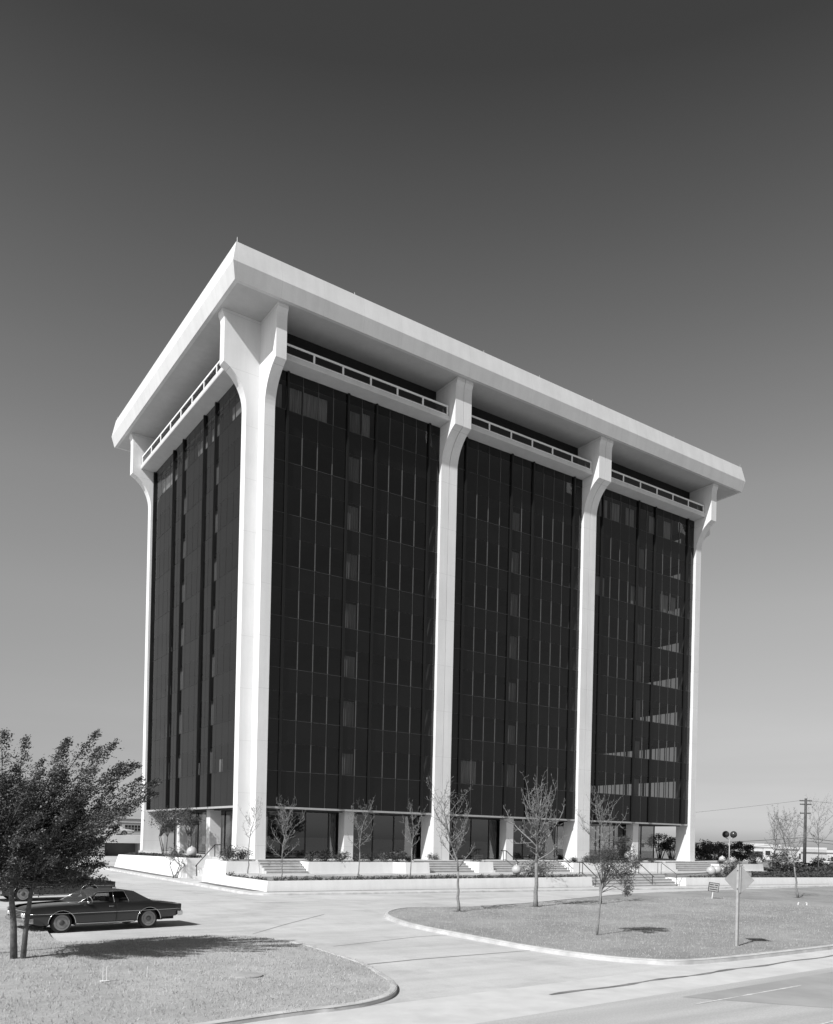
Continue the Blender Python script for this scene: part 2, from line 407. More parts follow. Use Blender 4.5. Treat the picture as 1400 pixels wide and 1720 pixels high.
# kerb, walk and grass strip round the terrace walls
kerb('kerb', [(-4.4, 40), (-4.4, 22), (-4.35, 5), (-4.3, -8.5), (-4.1, -9.8), (-3.6, -10.5), (-2.6, -10.8), (6, -10.8), (24, -10.9), (52, -11.1), (90, -11.3)], side=1, w=.18, h=.12)
gsheet('pavement', [(-4.25, 40), (-4.22, -8.4), (-4.0, -9.6), (-3.5, -10.35), (-2.6, -10.65), (24, -10.75), (90, -11.15), (90, -8.5), (-2.5, -8.5), (-2.5, 40)], .115, plain('pavement_concrete', .52, .85, .08, 1.5, bmp=.2))
gsheet('grass_verge', [(-3.75, 24), (-3.7, 8), (-3.55, 5.6), (-2.8, 5.2), (-2.8, 24)], .125, M['soil'])
gsheet('grass_verge', [(-3.55, -.2), (-3.75, -4), (-3.5, -8.6), (-2.8, -9.2), (-2.8, -.2)], .125, M['soil'])

# ------------------------------------------------------------------ terrace, planters, walls and steps
ZP, ZW = 2.25, 1.42
B_, D_, w_, p_, P_ = 15.317, 21.771, .754, .909, 2.533
gy = -.613
GB, GT = 5.70, 35.33           # bottom and top of the curtain wall
tag(MB().prism([(-2.2, -2.35), (52.6, -2.35), (52.6, 22.4), (-.91, 22.4), (-.9, 4.5), (-.9, 1.0), (-2.2, 1.0)], .1, ZP).build('terrace', M['terrace']), kind='structure')
tag(MB().prism([(-2.3, -7.25), (45.8, -7.25), (45.8, -4.2), (53, -4.2), (53, -2.352), (-2.3, -2.352)], .05, ZW).build('terrace_walk', M['terrace']), kind='structure')
tag(MB().prism([(-2.6, -9.0), (22.7, -8.5), (22.7, -7.252), (-2.70, -7.252), (-2.76, -3.16), (-2.32, -3.16), (-2.32, -7.252)], .05, 1.19).build('planting_bed', M['soil']), kind='structure')
tag(MB().prism([(34.9, -8.5), (90, -8.8), (90, -7.252), (34.4, -7.252)], .05, lambda x, y: 1.06-.004*(x-34)).build('planting_bed', M['soil']), kind='structure')
tag(MB().prism([(-2.5, 4.9), (-.92, 4.9), (-.92, 22.3), (-2.5, 22.3)], .1, lambda x, y: 2.1-.012*(y-4.9)).build('planting_bed', M['soil']), kind='structure')

gsheet('grass_verge', [(-2.95, -9.66), (23.7, -9.06), (23.7, -8.85), (-2.95, -9.40)], .123, M['soil'])
gsheet('grass_verge', [(34.2, -9.22), (90, -9.55), (90, -9.3), (34.2, -9.0)], .123, M['soil'])
tag(MB().prism([(45.82, -7.248), (90, -7.248), (90, -4.22), (45.82, -4.22)], .05, 1.12).build('planting_bed', M['soil']), kind='structure')
def battered(name, path, thick, z0, z1, lean, label, mat=None, side=1, group=None, endlean=0):
    # wall along a path of (x, y); the outer face leans in by `lean` at the top
    P = [Vector(q) for q in path]; n = len(P); rings = []
    for i, q in enumerate(P):
        ds = []
        if i > 0: ds.append((P[i]-P[i-1]).normalized())
        if i < n-1: ds.append((P[i+1]-P[i]).normalized())
        ns = [Vector((-d.y, d.x))*side for d in ds]; nn = sum(ns, Vector((0, 0))); nn = nn/ (nn.length**2) * len(ns) if len(ns) == 1 else nn*2/nn.length_squared
        t = Vector((0, 0))
        if endlean and i == 0: t = ds[0]*endlean
        if endlean and i == n-1: t = -ds[0]*endlean
        zb = z0 if not callable(z0) else z0(q.x, q.y); zt = z1 if not callable(z1) else z1(q.x, q.y)
        o = q; a = q+nn*lean+t; b = q+nn*(thick)+t; cc = q+nn*thick
        rings.append([(o.x, o.y, zb), (a.x, a.y, zt), (b.x, b.y, zt), (cc.x, cc.y, zb)])
    mb = MB().loft(rings, True)
    return tag(mb.build(name, mat or M['wallwhite'], origin=(path[0][0], path[0][1], 0)), label, 'wall', group)
low = lambda x, y: gz(x, y)-.05
battered('planter_wall', [(-3.12, -1.3), (-2.95, -9.42), (23.6, -8.85)], .38, low, 1.265, .13, 'long low white wall with pointed left corner below the groundcover and bare trees', side=1, endlean=.0)
battered('planter_wall', [(31.9, -7.2), (34.2, -9.05), (90, -9.35)], .36, low, lambda x, y: 1.14-.0075*(x-34), .10, 'low white wall running off right beyond the lower steps, behind the diamond sign', side=1)
# battered white wall along the left side of the terrace
mb = MB().loft([[(-3.05, 4.5, .5), (-2.72, 4.7, 2.14), (-2.4, 4.7, 2.14), (-2.4, 4.5, .5)], [(-3.05, 22.6, .4), (-2.72, 22.1, 1.88), (-2.4, 22.1, 1.88), (-2.4, 22.6, .4)]])
mb.box(-2.70, 4.5, .4, -.93, 4.82, 2.13)
tag(mb.build('retaining_wall', M['wallwhite'], origin=(-3, 4.5, .5)), 'long sloping white wall on the shaded left side, ending at the side steps', 'wall')
# upper planter boxes
def planter(poly_front, y_back, ztop, label, sideL=0, sideR=0, zb=ZW-.3):
    """poly_front: points of the front face left to right"""
    t = .10
    base = [(x, y) for x, y in poly_front]; top = [(x, y+t) for x, y in poly_front]
    bl, br = base[0], base[-1]
    base = base+[(br[0]+sideR, y_back), (bl[0]+sideL, y_back)]
    top[0] = (top[0][0]+.08, top[0][1]); top[-1] = (top[-1][0]-.08, top[-1][1])
    top = top+[(br[0]+sideR-.08, y_back), (bl[0]+sideL+.08, y_back)]
    cx = sum(p[0] for p in base)/len(base)
    mb = MB().loft([[(x, y, zb) for x, y in base], [(x, y, ztop) for x, y in top]], True)
    root = tag(mb.build('planter_box', M['wallwhite'], origin=(cx, y_back, zb)), label, 'planter')
    inner = [(x+(.25 if x < cx else -.25), (y+.25 if y < y_back-.1 else y-.1)) for x, y in top]
    MB().prism(inner, ztop-.05, ztop+.012).build('soil', M['soil'], root)
    return root
b1 = MB().loft([[(-3.12, -1.35, .5), (-3.0, .75, .5), (-.55, .75, .5), (-.55, -3.15, .5), (-2.9, -3.15, .5)], [(-2.78, -1.35, 2.16), (-2.74, .7, 2.16), (-.6, .7, 2.16), (-.6, -2.95, 2.16), (-2.76, -2.95, 2.16)]])
pb1 = tag(b1.build('planter_box', M['wallwhite'], origin=(-1.8, -1.2, .5)), 'white planter box at the foot of the near corner column, left of the first steps', 'planter')
MB().prism([(-2.55, -2.75), (-.8, -2.75), (-.8, -1.1), (-2.55, -1.1)], 2.1, 2.172).build('soil', M['soil'], pb1)
planter([(2.38, -4), (9.0, -4), (9.75, -4.45), (11.85, -4.45)], -2.3, 2.17, 'long white planter box with a stepped front under the first bay', -.0, -.35)
planter([(16.6, -4), (18.1, -4)], -2.3, 2.2, 'smallest white planter box, between two flights of steps in the middle', -.6, 0)
planter([(26.4, -4), (39.4, -4)], -2.3, 2.16, 'longest white planter box under the last bay, right of the railed upper steps', -.5, 0)
planter([(45.6, -4), (52.8, -4)], -2.3, 2.06, 'white planter box farthest right, beyond the end column', 0, 0)
def flight(x0, x1, y0, y1, z0, z1, n, label):
    mb = MB(); d = (y1-y0)/n; h = (z1-z0)/n
    xs = sorted((x0, x1)); prof = []
    for i in range(n):
        prof += [(y0+i*d, z0+i*h), (y0+i*d, z0+(i+1)*h-.035), (y0+i*d-.03, z0+(i+1)*h-.03), (y0+i*d-.03, z0+(i+1)*h)]
    prof += [(y1, z1), (y1, z0-.25), (y0, z0-.25)]
    mb.extrude([(xs[0], y, z) for y, z in prof], (xs[1]-xs[0], 0, 0))
    return tag(mb.build('flight_of_steps', M['steps'], origin=((x0+x1)/2, y0, z0)), label, 'steps')
flight(-.55, 2.36, -4.05, -2.36, ZW, ZP+.002, 5, 'concrete steps nearest the corner column, left of the long stepped planter')
flight(11.6, 16.1, -4.05, -2.36, ZW, ZP+.002, 5, 'concrete steps in front of the second column, without a handrail')
flight(18.12, 26.0, -4.05, -2.36, ZW, ZP+.002, 5, 'wide upper concrete steps at the third column, with handrails')
flight(39.42, 45.58, -4.05, -2.36, ZW, ZP+.002, 5, 'upper concrete steps farthest right, at the end column')
flight(23.62, 33.3, -8.95, -7.27, .42, ZW+.002, 5, 'lower concrete steps rising from the drive between the two low walls')
mb = MB(); prof = []
for i in range(8):
    prof += [(-2.2+i*.17, .7+i*.194), (-2.2+i*.17, .7+(i+1)*.194)]
prof += [(-.85, ZP), (-.85, .4), (-2.2, .4)]
mb.extrude([(x, 1.0, z) for x, z in prof], (0, 3.5, 0))
tag(mb.build('flight_of_steps', M['steps'], origin=(-2, 1.0, .7)), 'side steps in the gap between the sloping wall and the corner planter', 'steps')

def rail(name, posts, path, label, low_path=None, lid=None):
    o = thing(name, label, 'handrail', posts[0][0], 'black handrails on the terrace steps')
    for a, b in posts: MB().tube([a, b], .030, 6).build('post', M['iron'], o)
    MB().tube(path, .034, 6).build('rail', M['iron'], o, smooth=True)
    if low_path: MB().tube(low_path, .018, 6).build('rail', M['iron'], o, smooth=True)
    return o
def steprail(x, y0, z0, y1, z1, label, h=.88, ext=.3):
    rail('handrail', [((x, y1, z1), (x, y1, z1+h)), ((x, y1-.32, z1-.05), (x, y1-.32, z1+h)), ((x, y0, z0), (x, y0, z0+h))],
         [(x, y1+ext, z1+h), (x, y1-.32, z1+h), (x, y0, z0+h), (x+.05, y0-.12, z0+h-.06)], label,
         [(x, y1, z1+.12), (x, y1-.32, z1+.1), (x, y0, z0+.25)])
for x, l in ((23.85, 'handrail at the left edge of the lower steps, beside the long low wall'), (26.6, 'second handrail from the left on the lower steps, partly behind a leafy tree'), (30.2, 'third handrail from the left on the lower steps, near their middle')):
    steprail(x, -8.9, .45, -7.2, ZW, l)
o = thing('handrail', 'handrail at the right edge of the lower steps, carried on along the low wall', 'handrail', (33.1, -8.9, .5), 'black handrails on the terrace steps')
for a, z in (((32.9, -7.2), ZW), ((32.9, -7.55), ZW-.1), ((33.1, -8.95), .45)): MB().tube([(a[0], a[1], z), (a[0], a[1], z+.9)], .022).build('post', M['iron'], o)
MB().tube([(32.9, -6.9, ZW+.9), (32.9, -7.55, ZW+.9), (33.1, -8.95, 1.42), (35, -8.7, 1.44), (39.5, -7.7, 1.5)], .026).build('rail', M['iron'], o)
MB().tube([(32.9, -7.4, 1.2), (33.1, -8.9, 1.16), (35, -8.66, 1.2), (39, -7.8, 1.22)], .018).build('rail', M['iron'], o)
for x, l in ((20.4, 'handrail on the upper steps behind the globe lamps, leftmost there'), (23.3, 'handrail near the middle of the upper steps, behind the thick bare tree'), (25.9, 'handrail at the right edge of the upper steps, against the third column')):
    steprail(x, -4.0, ZW, -2.3, ZP, l, .8)
for y, l in ((1.3, 'sloping handrail of the side steps, nearer one, above the corner planter'), (4.2, 'sloping handrail of the side steps, farther one')):
    rail('handrail', [((-.8, y, ZP), (-.8, y, ZP+.85)), ((-2.1, y, .8), (-2.1, y, 1.65))], [(-.4, y, ZP+.85), (-.8, y, ZP+.85), (-2.2, y, 1.55)], l)

# ------------------------------------------------------------------ the office tower
X1 = 3*B_; ZC0, ZC1, ZTIP, ZCAP = ZP, 32.3, 34.91, 38.28
T = thing('office_building', 'nine-storey dark glass office block with tall white flared columns and overhanging white roof', 'building', (0, 0, ZP))
def fin_profile(inner):      # (outward distance, z) outline of one flared fin
    pr = [(-inner, ZC0), (p_+.06, ZC0), (p_, ZC0+3.2), (p_, ZC1)]
    th = R(66)
    for i in range(1, 13):
        a = th*i/12; pr.append((p_+(P_-p_)*(1-math.cos(a))/(1-math.cos(th)), ZC1+(ZTIP-ZC1)*math.sin(a)/math.sin(th)))
    pr += [(P_, ZCAP-.75), (P_+.03, ZCAP-.45), (P_+.16, ZCAP-.16), (P_+.18, ZCAP+.35), (-inner, ZCAP+.35)]
    return pr
pr = fin_profile(-.0)
CORN = {}
def fin(axis, sgn, a0, a1, base, inner):
    """axis 'y': the fin points along sgn*Y from y=base, spans x a0..a1; axis 'x' likewise"""
    mb = MB(); prf = fin_profile(inner)
    if axis == 'y': mb.extrude([(a0, base+sgn*d, z) for d, z in prf], (a1-a0, 0, 0))
    else: mb.extrude([(base+sgn*d, a0, z) for d, z in prf], (0, a1-a0, 0))
    return mb
def merge(*m):
    o = MB()
    for q in m: o.add(q.v, q.f)
    return o
cap = lambda mb, x0, y0, x1, y1: mb
for (cx, sx) in ((0, 1), (X1, -1)):
    for (cy, s2) in ((0, 1), (D_, -1)):
        a, b = sorted((cx, cx+sx*w_)); c_, d_ = sorted((cy, cy+s2*w_))
        m1 = fin('y', -s2, a, b, cy, .0); m2 = fin('x', -sx, c_, d_, cx, .0)
        core = MB().box(a, c_, ZC0, b, d_, ZCAP+.35)
        merge(m1, m2, core).build('column', M['column'], T)
for k in (1, 2):
    for (cy, s2) in ((0, 1), (D_, -1)):
        m = MB()
        for (a, b) in ((k*B_-w_, k*B_-.02), (k*B_+.02, k*B_+w_)):
            m = merge(m, fin('y', -s2, a, b, cy, .75))
        m.box(k*B_-.02, min(cy-s2*.8, cy+s2*.75), ZC0, k*B_+.02, max(cy-s2*.8, cy+s2*.75), ZCAP+.3)
        m.build('column', M['column'], T)
# roof: a ring with sloped fascia, soffit and a thin upper deck
H1, H2, H3, Z1, Z2, Z3 = 3.06, 3.34, 3.12, 40.73, 39.34, 38.34
def rect(h, z): return [(-h, -h, z), (X1+h, -h, z), (X1+h, D_+h, z), (-h, D_+h, z)]
roof = MB().loft([rect(H3-.25, Z3), rect(H3, Z3), rect(H2, Z2), rect(H1, Z1), rect(H1-.4, Z1), rect(H1-.4, Z1-.5)], False)
n = len(roof.v)
roof = roof.add(rect(H1-.4, Z1-.5), [(0, 1, 2, 3)])
rf = roof.build('roof', M['fascia'], T)
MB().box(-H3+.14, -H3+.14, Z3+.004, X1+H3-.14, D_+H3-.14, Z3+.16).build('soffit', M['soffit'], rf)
for px, py in ((-H1+.1, -H1+.1), (X1+H1-.1, -H1+.1), (-H1+.1, D_+H1-.1)):
    MB().tube([(px, py, Z1-.1), (px, py, Z1+.36)], [.018, .01], 5).build('lightning_rod', M['galv'], rf)
for x in (5.5, 16.8, 22.5, 28.5, 39.0): MB().tube([(x, -H1+.12, Z1-.1), (x, -H1+.12, Z1+.22)], [.018, .01], 5).build('lightning_rod', M['galv'], rf)
# dark plant-room wall behind the balconies
MB().box(.3, .02, 35.75, X1-.3, D_-.02, Z3+.09).build('plant_room_wall', M['mechwall'], T)
# balcony ring per bay (slab with kerb + railing)
def balcony(ax, a0, a1, outer):
    """ax 'y': along X at the front (outer=-1) or back; ax 'x': along Y"""
    mb = MB()
    prof = [(gy*-1-.02, 35.34), (1.80, 35.40), (1.83, 35.46), (1.83, 35.72), (1.62, 35.72), (1.62, 35.62), (-.2, 35.62), (-.2, 35.34)]
    def P3(d, z, a): 
        if ax == 'y': return (a, (-d if outer < 0 else D_+d), z)
        return ((-d if outer < 0 else X1+d), a, z)
    mb.loft([[P3(d, z, a0) for d, z in prof], [P3(d, z, a1) for d, z in prof]])
    bal = mb.build('balcony', M['balcony'], T)
    r_ = MB(); L = a1-a0; s = a0+.10; e = a1-.10
    def bx(q0, q1, z0, z1, d0=1.66, d1=1.76):
        p, q = P3(d0, z0, q0), P3(d1, z1, q1)
        lo = [min(p[i], q[i]) for i in range(3)]; hi = [max(p[i], q[i]) for i in range(3)]; r_.box(*lo, *hi)
    bx(s, e, 36.38, 36.51); bx(s, e, 35.76, 35.85, 1.662, 1.758)
    npan = 6 if L < 16 else 8
    for i in range(npan+1):
        q = s+(e-s-.13)*i/npan; bx(q, q+.13, 35.722, 36.38, 1.664, 1.756)
    r_.build('railing', M['railwhite'], bal)
    g = MB(); p, q = P3(1.70, 35.85, s+.1), P3(1.712, 36.40, e-.1)
    lo = [min(p[i], q[i]) for i in range(3)]; hi = [max(p[i], q[i]) for i in range(3)]
    g.box(*lo, *hi).build('rail_panel', M['railglass'], bal)
    return bal
bays = [(w_, B_-w_), (B_+w_, 2*B_-w_), (2*B_+w_, X1-w_)]
for a, b in bays:
    balcony('y', a+.003, b-.003, -1); balcony('y', a+.003, b-.003, 1)
balcony('x', w_+.003, D_-w_-.003, -1); balcony('x', w_+.003, D_-w_-.003, 1)

# curtain wall
SILL = [8.25+3.5*k for k in range(8)]; VH = 1.92
MOD = 1.176
def facade(ax, out, a0, a1, grid, strips, detail=True):
    """one bay. grid: mullion positions, strips: positions of the deep dark fins"""
    def P3(d, z, a):       # d measured outwards from the column line
        if ax == 'y': return (a, (-d if out < 0 else D_+d), z)
        return ((-d if out < 0 else X1+d), a, z)
    def bx(mb, q0, q1, z0, z1, d0, d1):
        p, q = P3(d0, z0, q0), P3(d1, z1, q1)
        mb.box(*[min(p[i], q[i]) for i in range(3)], *[max(p[i], q[i]) for i in range(3)])
    g = -gy
    # spandrels, one band a storey
    zs = [(GB+.12, SILL[0])]+[(SILL[k]+VH, SILL[k+1]) for k in range(7)]+[(SILL[7]+VH+.0, GT)]
    for z0, z1 in zs:
        sp = MB(); bx(sp, a0, a1, z0, z1, g-.06, g)
        so_ = sp.build('spandrel_panel', M['spandrel'], T)
        if detail:
            fr = MB()
            for x in grid:
                if not any(abs(x-s_) < .05 for s_ in strips): bx(fr, x-.012, x+.012, z0+.004, z1-.006, g+.001, g+(.012 if ax == 'y' else .004))
            bx(fr, a0+.01, a1-.01, z1-.02, z1-.003, g+.001, g+.010)
            fr.build('frame', M['mullion'] if ax == 'y' else M['dark_metal'], so_)
    edges = [a0]+sorted(strips)+[a1]
    if edges[1]-edges[0] < 1.3 and len(edges) > 4: edges = [a0]+edges[2:]
    if edges[-1]-edges[-2] < 1.3 and len(edges) > 4: edges = edges[:-2]+[a1]
    for k, s0 in enumerate(SILL):
        if not detail:
            wn = MB(); p, q = P3(g-.03, s0, a0), P3(g-.03, s0+VH, a1); wn.add([(a0, p[1], s0), (a1, p[1], s0), (a1, p[1], s0+VH), (a0, p[1], s0+VH)] if ax == 'y' else [(p[0], a0, s0), (p[0], a1, s0), (p[0], a1, s0+VH), (p[0], a0, s0+VH)], [(0, 1, 2, 3)]); wo_ = wn.build('window', M['glass'], T)
            fr = MB(); bx(fr, a0, a1, s0, s0+.03, g-.09, g-.041); q = a0+.3
            while q < a1: bx(fr, q-.035, q+.035, s0+.001, s0+VH, g-.088, g-.042); q += MOD*(.5 if ax == 'x' else 1)
            fr.build('frame', M['dark_metal'], wo_); continue
        for e0, e1 in zip(edges[:-1], edges[1:]):
            wn = MB(); p, q = P3(g-.003, s0, e0), P3(g-.003, s0+VH, e1)
            if ax == 'y': wn.add([(e0, p[1], s0), (e1, p[1], s0), (e1, p[1], s0+VH), (e0, p[1], s0+VH)], [(0, 1, 2, 3)] if out < 0 else [(3, 2, 1, 0)])
            else: wn.add([(p[0], e1, s0), (p[0], e0, s0), (p[0], e0, s0+VH), (p[0], e1, s0+VH)], [(0, 1, 2, 3)] if out < 0 else [(3, 2, 1, 0)])
            wo_ = wn.build('window', M['glass'], T)
            fr = MB()
            mo = .040 if ax == 'y' else .004; hw = .024 if ax == 'y' else .012
            bx(fr, e0+.005, e1-.005, s0, s0+.012, g-.05, g-.006); bx(fr, e0+.005, e1-.005, s0+VH-.012, s0+VH, g-.05, g-.006)
            for x in grid:
                if e0-.01 < x < e1+.01 and not any(abs(x-s_) < .05 for s_ in strips): bx(fr, x-hw, x+hw, s0+.001, s0+VH-.001, g-.048, g+mo)
            fr.build('frame', M['mullion'] if ax == 'y' else M['dark_metal'], wo_)
    for s_ in strips:
        m = MB(); bx(m, s_-.07, s_+.07, GB+.13, GT-.02, g-.03, g+.165); m.build('pilaster', M['dark_metal'], T)
    m = MB(); bx(m, a0, a1, GB-.02, GB+.12, g-.1, g+.03); m.build('trim_band', M['trim'], T)
for i, (a, b) in enumerate(bays):
    cxm = (a+b)/2; grid = [cxm+MOD*k for k in range(-5, 6)]; strips = [cxm-5*MOD, cxm-MOD, cxm+MOD, cxm+5*MOD]
    facade('y', -1, a, b, grid, strips)
    facade('y', 1, a, b, grid, strips, detail=False)
cy = D_/2; gridL = [cy+MOD*k for k in range(-8, 9)]; stL = [cy-8.5*MOD+.1, cy-4*MOD, cy-2*MOD, cy+2*MOD, cy+4*MOD, cy+8.5*MOD-.1]
facade('x', -1, w_, D_-w_, gridL, stL)
facade('x', 1, w_, D_-w_, gridL, stL, detail=False)
# black metal closures where the glass line meets behind the corner fins
# inside: floor plates, core, curtains
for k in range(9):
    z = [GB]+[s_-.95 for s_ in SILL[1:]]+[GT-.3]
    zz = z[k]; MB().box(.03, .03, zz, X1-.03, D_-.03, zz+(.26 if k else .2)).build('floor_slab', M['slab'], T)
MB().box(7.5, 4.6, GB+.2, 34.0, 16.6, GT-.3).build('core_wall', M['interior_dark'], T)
MB().box(.75, 19.4, GB+.25, 16, 19.6, GT-.35).build('added_sky_screen', M['interior_dark'], T)  # added dark screen, keeps sky from showing through the left-face windows
MB().box(8.5, 5.2, ZP+.01, 33, 16, GB-.01).build('core_wall', M['mechwall'], T)
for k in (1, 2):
    for y0, y1 in ((-.58, .78), (D_-.78, D_+.58)): MB().box(k*B_-w_-.03, y0, GB+.21, k*B_+w_+.03, y1, GT-.31).build('added_dark_lining', M['interior_dark'], T)  # added dark panels behind the glass, hiding the sunlit white column sides
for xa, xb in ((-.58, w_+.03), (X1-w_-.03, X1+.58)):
    for ya, yb in ((.012, w_+.03), (D_-w_-.03, D_-.012)): MB().box(max(xa, .012), ya, GB+.21, min(xb, X1-.012), yb, GT-.31).build('added_dark_lining', M['interior_dark'], T)
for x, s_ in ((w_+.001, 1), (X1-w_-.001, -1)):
    for y0, y1 in ((-.58, .9), (D_-.9, D_+.58)): MB().box(min(x, x+.03*s_), y0, GB+.22, max(x, x+.03*s_), y1, GT-.32).build('added_dark_lining', M['interior_dark'], T)  # the same added panels at the corner columns
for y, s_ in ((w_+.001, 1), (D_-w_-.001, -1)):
    for x0, x1 in ((-.58, .9), (X1-.9, X1+.58)): MB().box(x0, min(y, y+.03*s_), GB+.23, x1, max(y, y+.03*s_), GT-.33).build('added_dark_lining', M['interior_dark'], T)
rnd = random.Random(5)
def blind(face, a0, a1, z0, z1, d=.35, mt='curtain'):
    mb = MB(); n = max(4, int((a1-a0)/.09)); vs = []; fs = []
    for i in range(n+1):
        q = a0+(a1-a0)*i/n; off = .035*(i % 2)
        y = -(.613-d)+off
        for z in (z0, z1): vs.append((q, y, z) if face == 'y' else (y, q, z))
    fs = [(2*i, 2*i+2, 2*i+3, 2*i+1) for i in range(n)]
    return mb.add(vs, fs).build('curtain', M[mt], T)
for k in range(8):                                   # pale partitions seen in the narrow middle panes of each storey
    for bi, (a, b) in enumerate(bays):
        c_ = (a+b)/2
        if k < 7 or bi == 0: blind('y', c_-MOD+.16, c_-.03, SILL[k]+.02, SILL[k]+VH-rnd.choice((.02, .1, .35)), .22, 'partition')
    for q in (6.3, 13.3): blind('x', q+.1, q+.75, SILL[k]+.02, SILL[k]+VH-.02, .3, 'partition')
for (a, b, k) in ((1.9, 3.1, 7), (3.2, 5.1, 7), (.9, 1.6, 7), (8.0, 8.6, 7), (17.6, 19.2, 0), (21.9, 22.7, 0), (32.6, 33.6, 7), (34.0, 35.2, 7), (36.0, 37.1, 7), (39.2, 40.4, 7), (41.2, 42.3, 7),
                  (32.3, 33.4, 5), (36.9, 38.2, 5), (41.0, 42.2, 5), (42.6, 43.3, 5)):
    blind('y', a, b, SILL[k]+.02, SILL[k]+VH-.05, .5)
for k, spans in ((7, ((1.3, 4.5), (7.1, 8.4), (9.4, 11.5), (13.6, 15.3), (16.4, 20.2))), (0, ((1.6, 2.2), (4.9, 5.5), (9.6, 10.1)))):
    for a, b in spans: blind('x', a, b, SILL[k]+.02, SILL[k]+VH-(.3 if k == 7 else .9), .5)
# ground floor: piers, lobby glazing
def pier(x0, y0, x1, y1): MB().box(x0, y0, ZP, x1, y1, GB-.021).build('pier', M['pier'], T)
for x in (7.28, 22.62, 38.08): pier(x, 0, x+.77, .85); pier(x, D_-.85, x+.77, D_)
for y in (7.4, 14.1): pier(0, y, .85, y+.78); pier(X1-.85, y, X1, y+.78)
LB = (.92, 1.05, 42.3, 18.2)
def lobby(pa, pb, n):
    A, Bv = Vector(pa), Vector(pb); d = (Bv-A).normalized(); nn = Vector((-d.y, d.x, 0))
    g = MB(); g.add([A+Vector((0, 0, .08)), Bv+Vector((0, 0, .08)), Bv+Vector((0, 0, GB-ZP-.1)), A+Vector((0, 0, GB-ZP-.1))], [(0, 1, 2, 3)])
    go = g.build('lobby_window', M['lobbyglass'], T)
    fr = MB()
    def bar(P0, P1, w, h):
        P0, P1 = Vector(P0), Vector(P1); dd = (P1-P0).normalized(); s = nn*w/2; u = dd.cross(nn)*h/2
        fr.loft([[P0+s+u, P0-s+u, P0-s-u, P0+s-u], [P1+s+u, P1-s+u, P1-s-u, P1+s-u]])
    L = (Bv-A).length
    for i in range(n+1):
        q = A+d*(L*i/n); bar(q, q+Vector((0, 0, GB-ZP-.06)), .10, .07)
    bar(A+Vector((0, 0, .04)), Bv+Vector((0, 0, .04)), .102, .08); bar(A+Vector((0, 0, GB-ZP-.1)), Bv+Vector((0, 0, GB-ZP-.1)), .102, .12)
    fr.build('frame', M['dark_metal'], go)
x0, y0, x1, y1 = LB
lobby((x0, y0, ZP), (x1, y0, ZP), 22); lobby((x0, y1, ZP), (x0, y0, ZP), 9); lobby((x1, y0, ZP), (x1, y1, ZP), 9); lobby((x1, y1, ZP), (x0, y1, ZP), 22)
MB().box(.3, .3, GB-.08, X1-.3, D_-.3, GB-.022).build('lobby_ceiling', M['slab'], T)
#STAGE2

# ------------------------------------------------------------------ vegetation
def leafcloud(mb, rnd, c, r_, n, size, flat=1.0, drop=0):
    c = Vector(c)
    for _ in range(n):
        q = Vector((rnd.gauss(0, .52), rnd.gauss(0, .52), rnd.gauss(0, .52)))
        if q.length > 1.5: q *= .5
        p = c+Vector((q.x*r_, q.y*r_, q.z*r_*flat))
        s = size*rnd.uniform(.6, 1.35)
        a = Vector((rnd.gauss(0, 1), rnd.gauss(0, 1), rnd.gauss(0, .6))).normalized()*s; b = a.cross(Vector((rnd.gauss(0, 1), rnd.gauss(0, 1), rnd.gauss(0, 1))).normalized())*.55
        mb.add([p-a*.6, p+b*.5, p+a*.6, p-b*.5], [(0, 1, 2, 3)])
def bend(p, d, L, rnd, k=4, wob=.12, upb=0.0):
    path = [Vector(p)]; d = Vector(d).normalized()
    for i in range(k):
        d = (d+Vector((rnd.gauss(0, wob), rnd.gauss(0, wob), rnd.gauss(0, wob*.6)+upb))).normalized(); path.append(path[-1]+d*L/k)
    return path, d
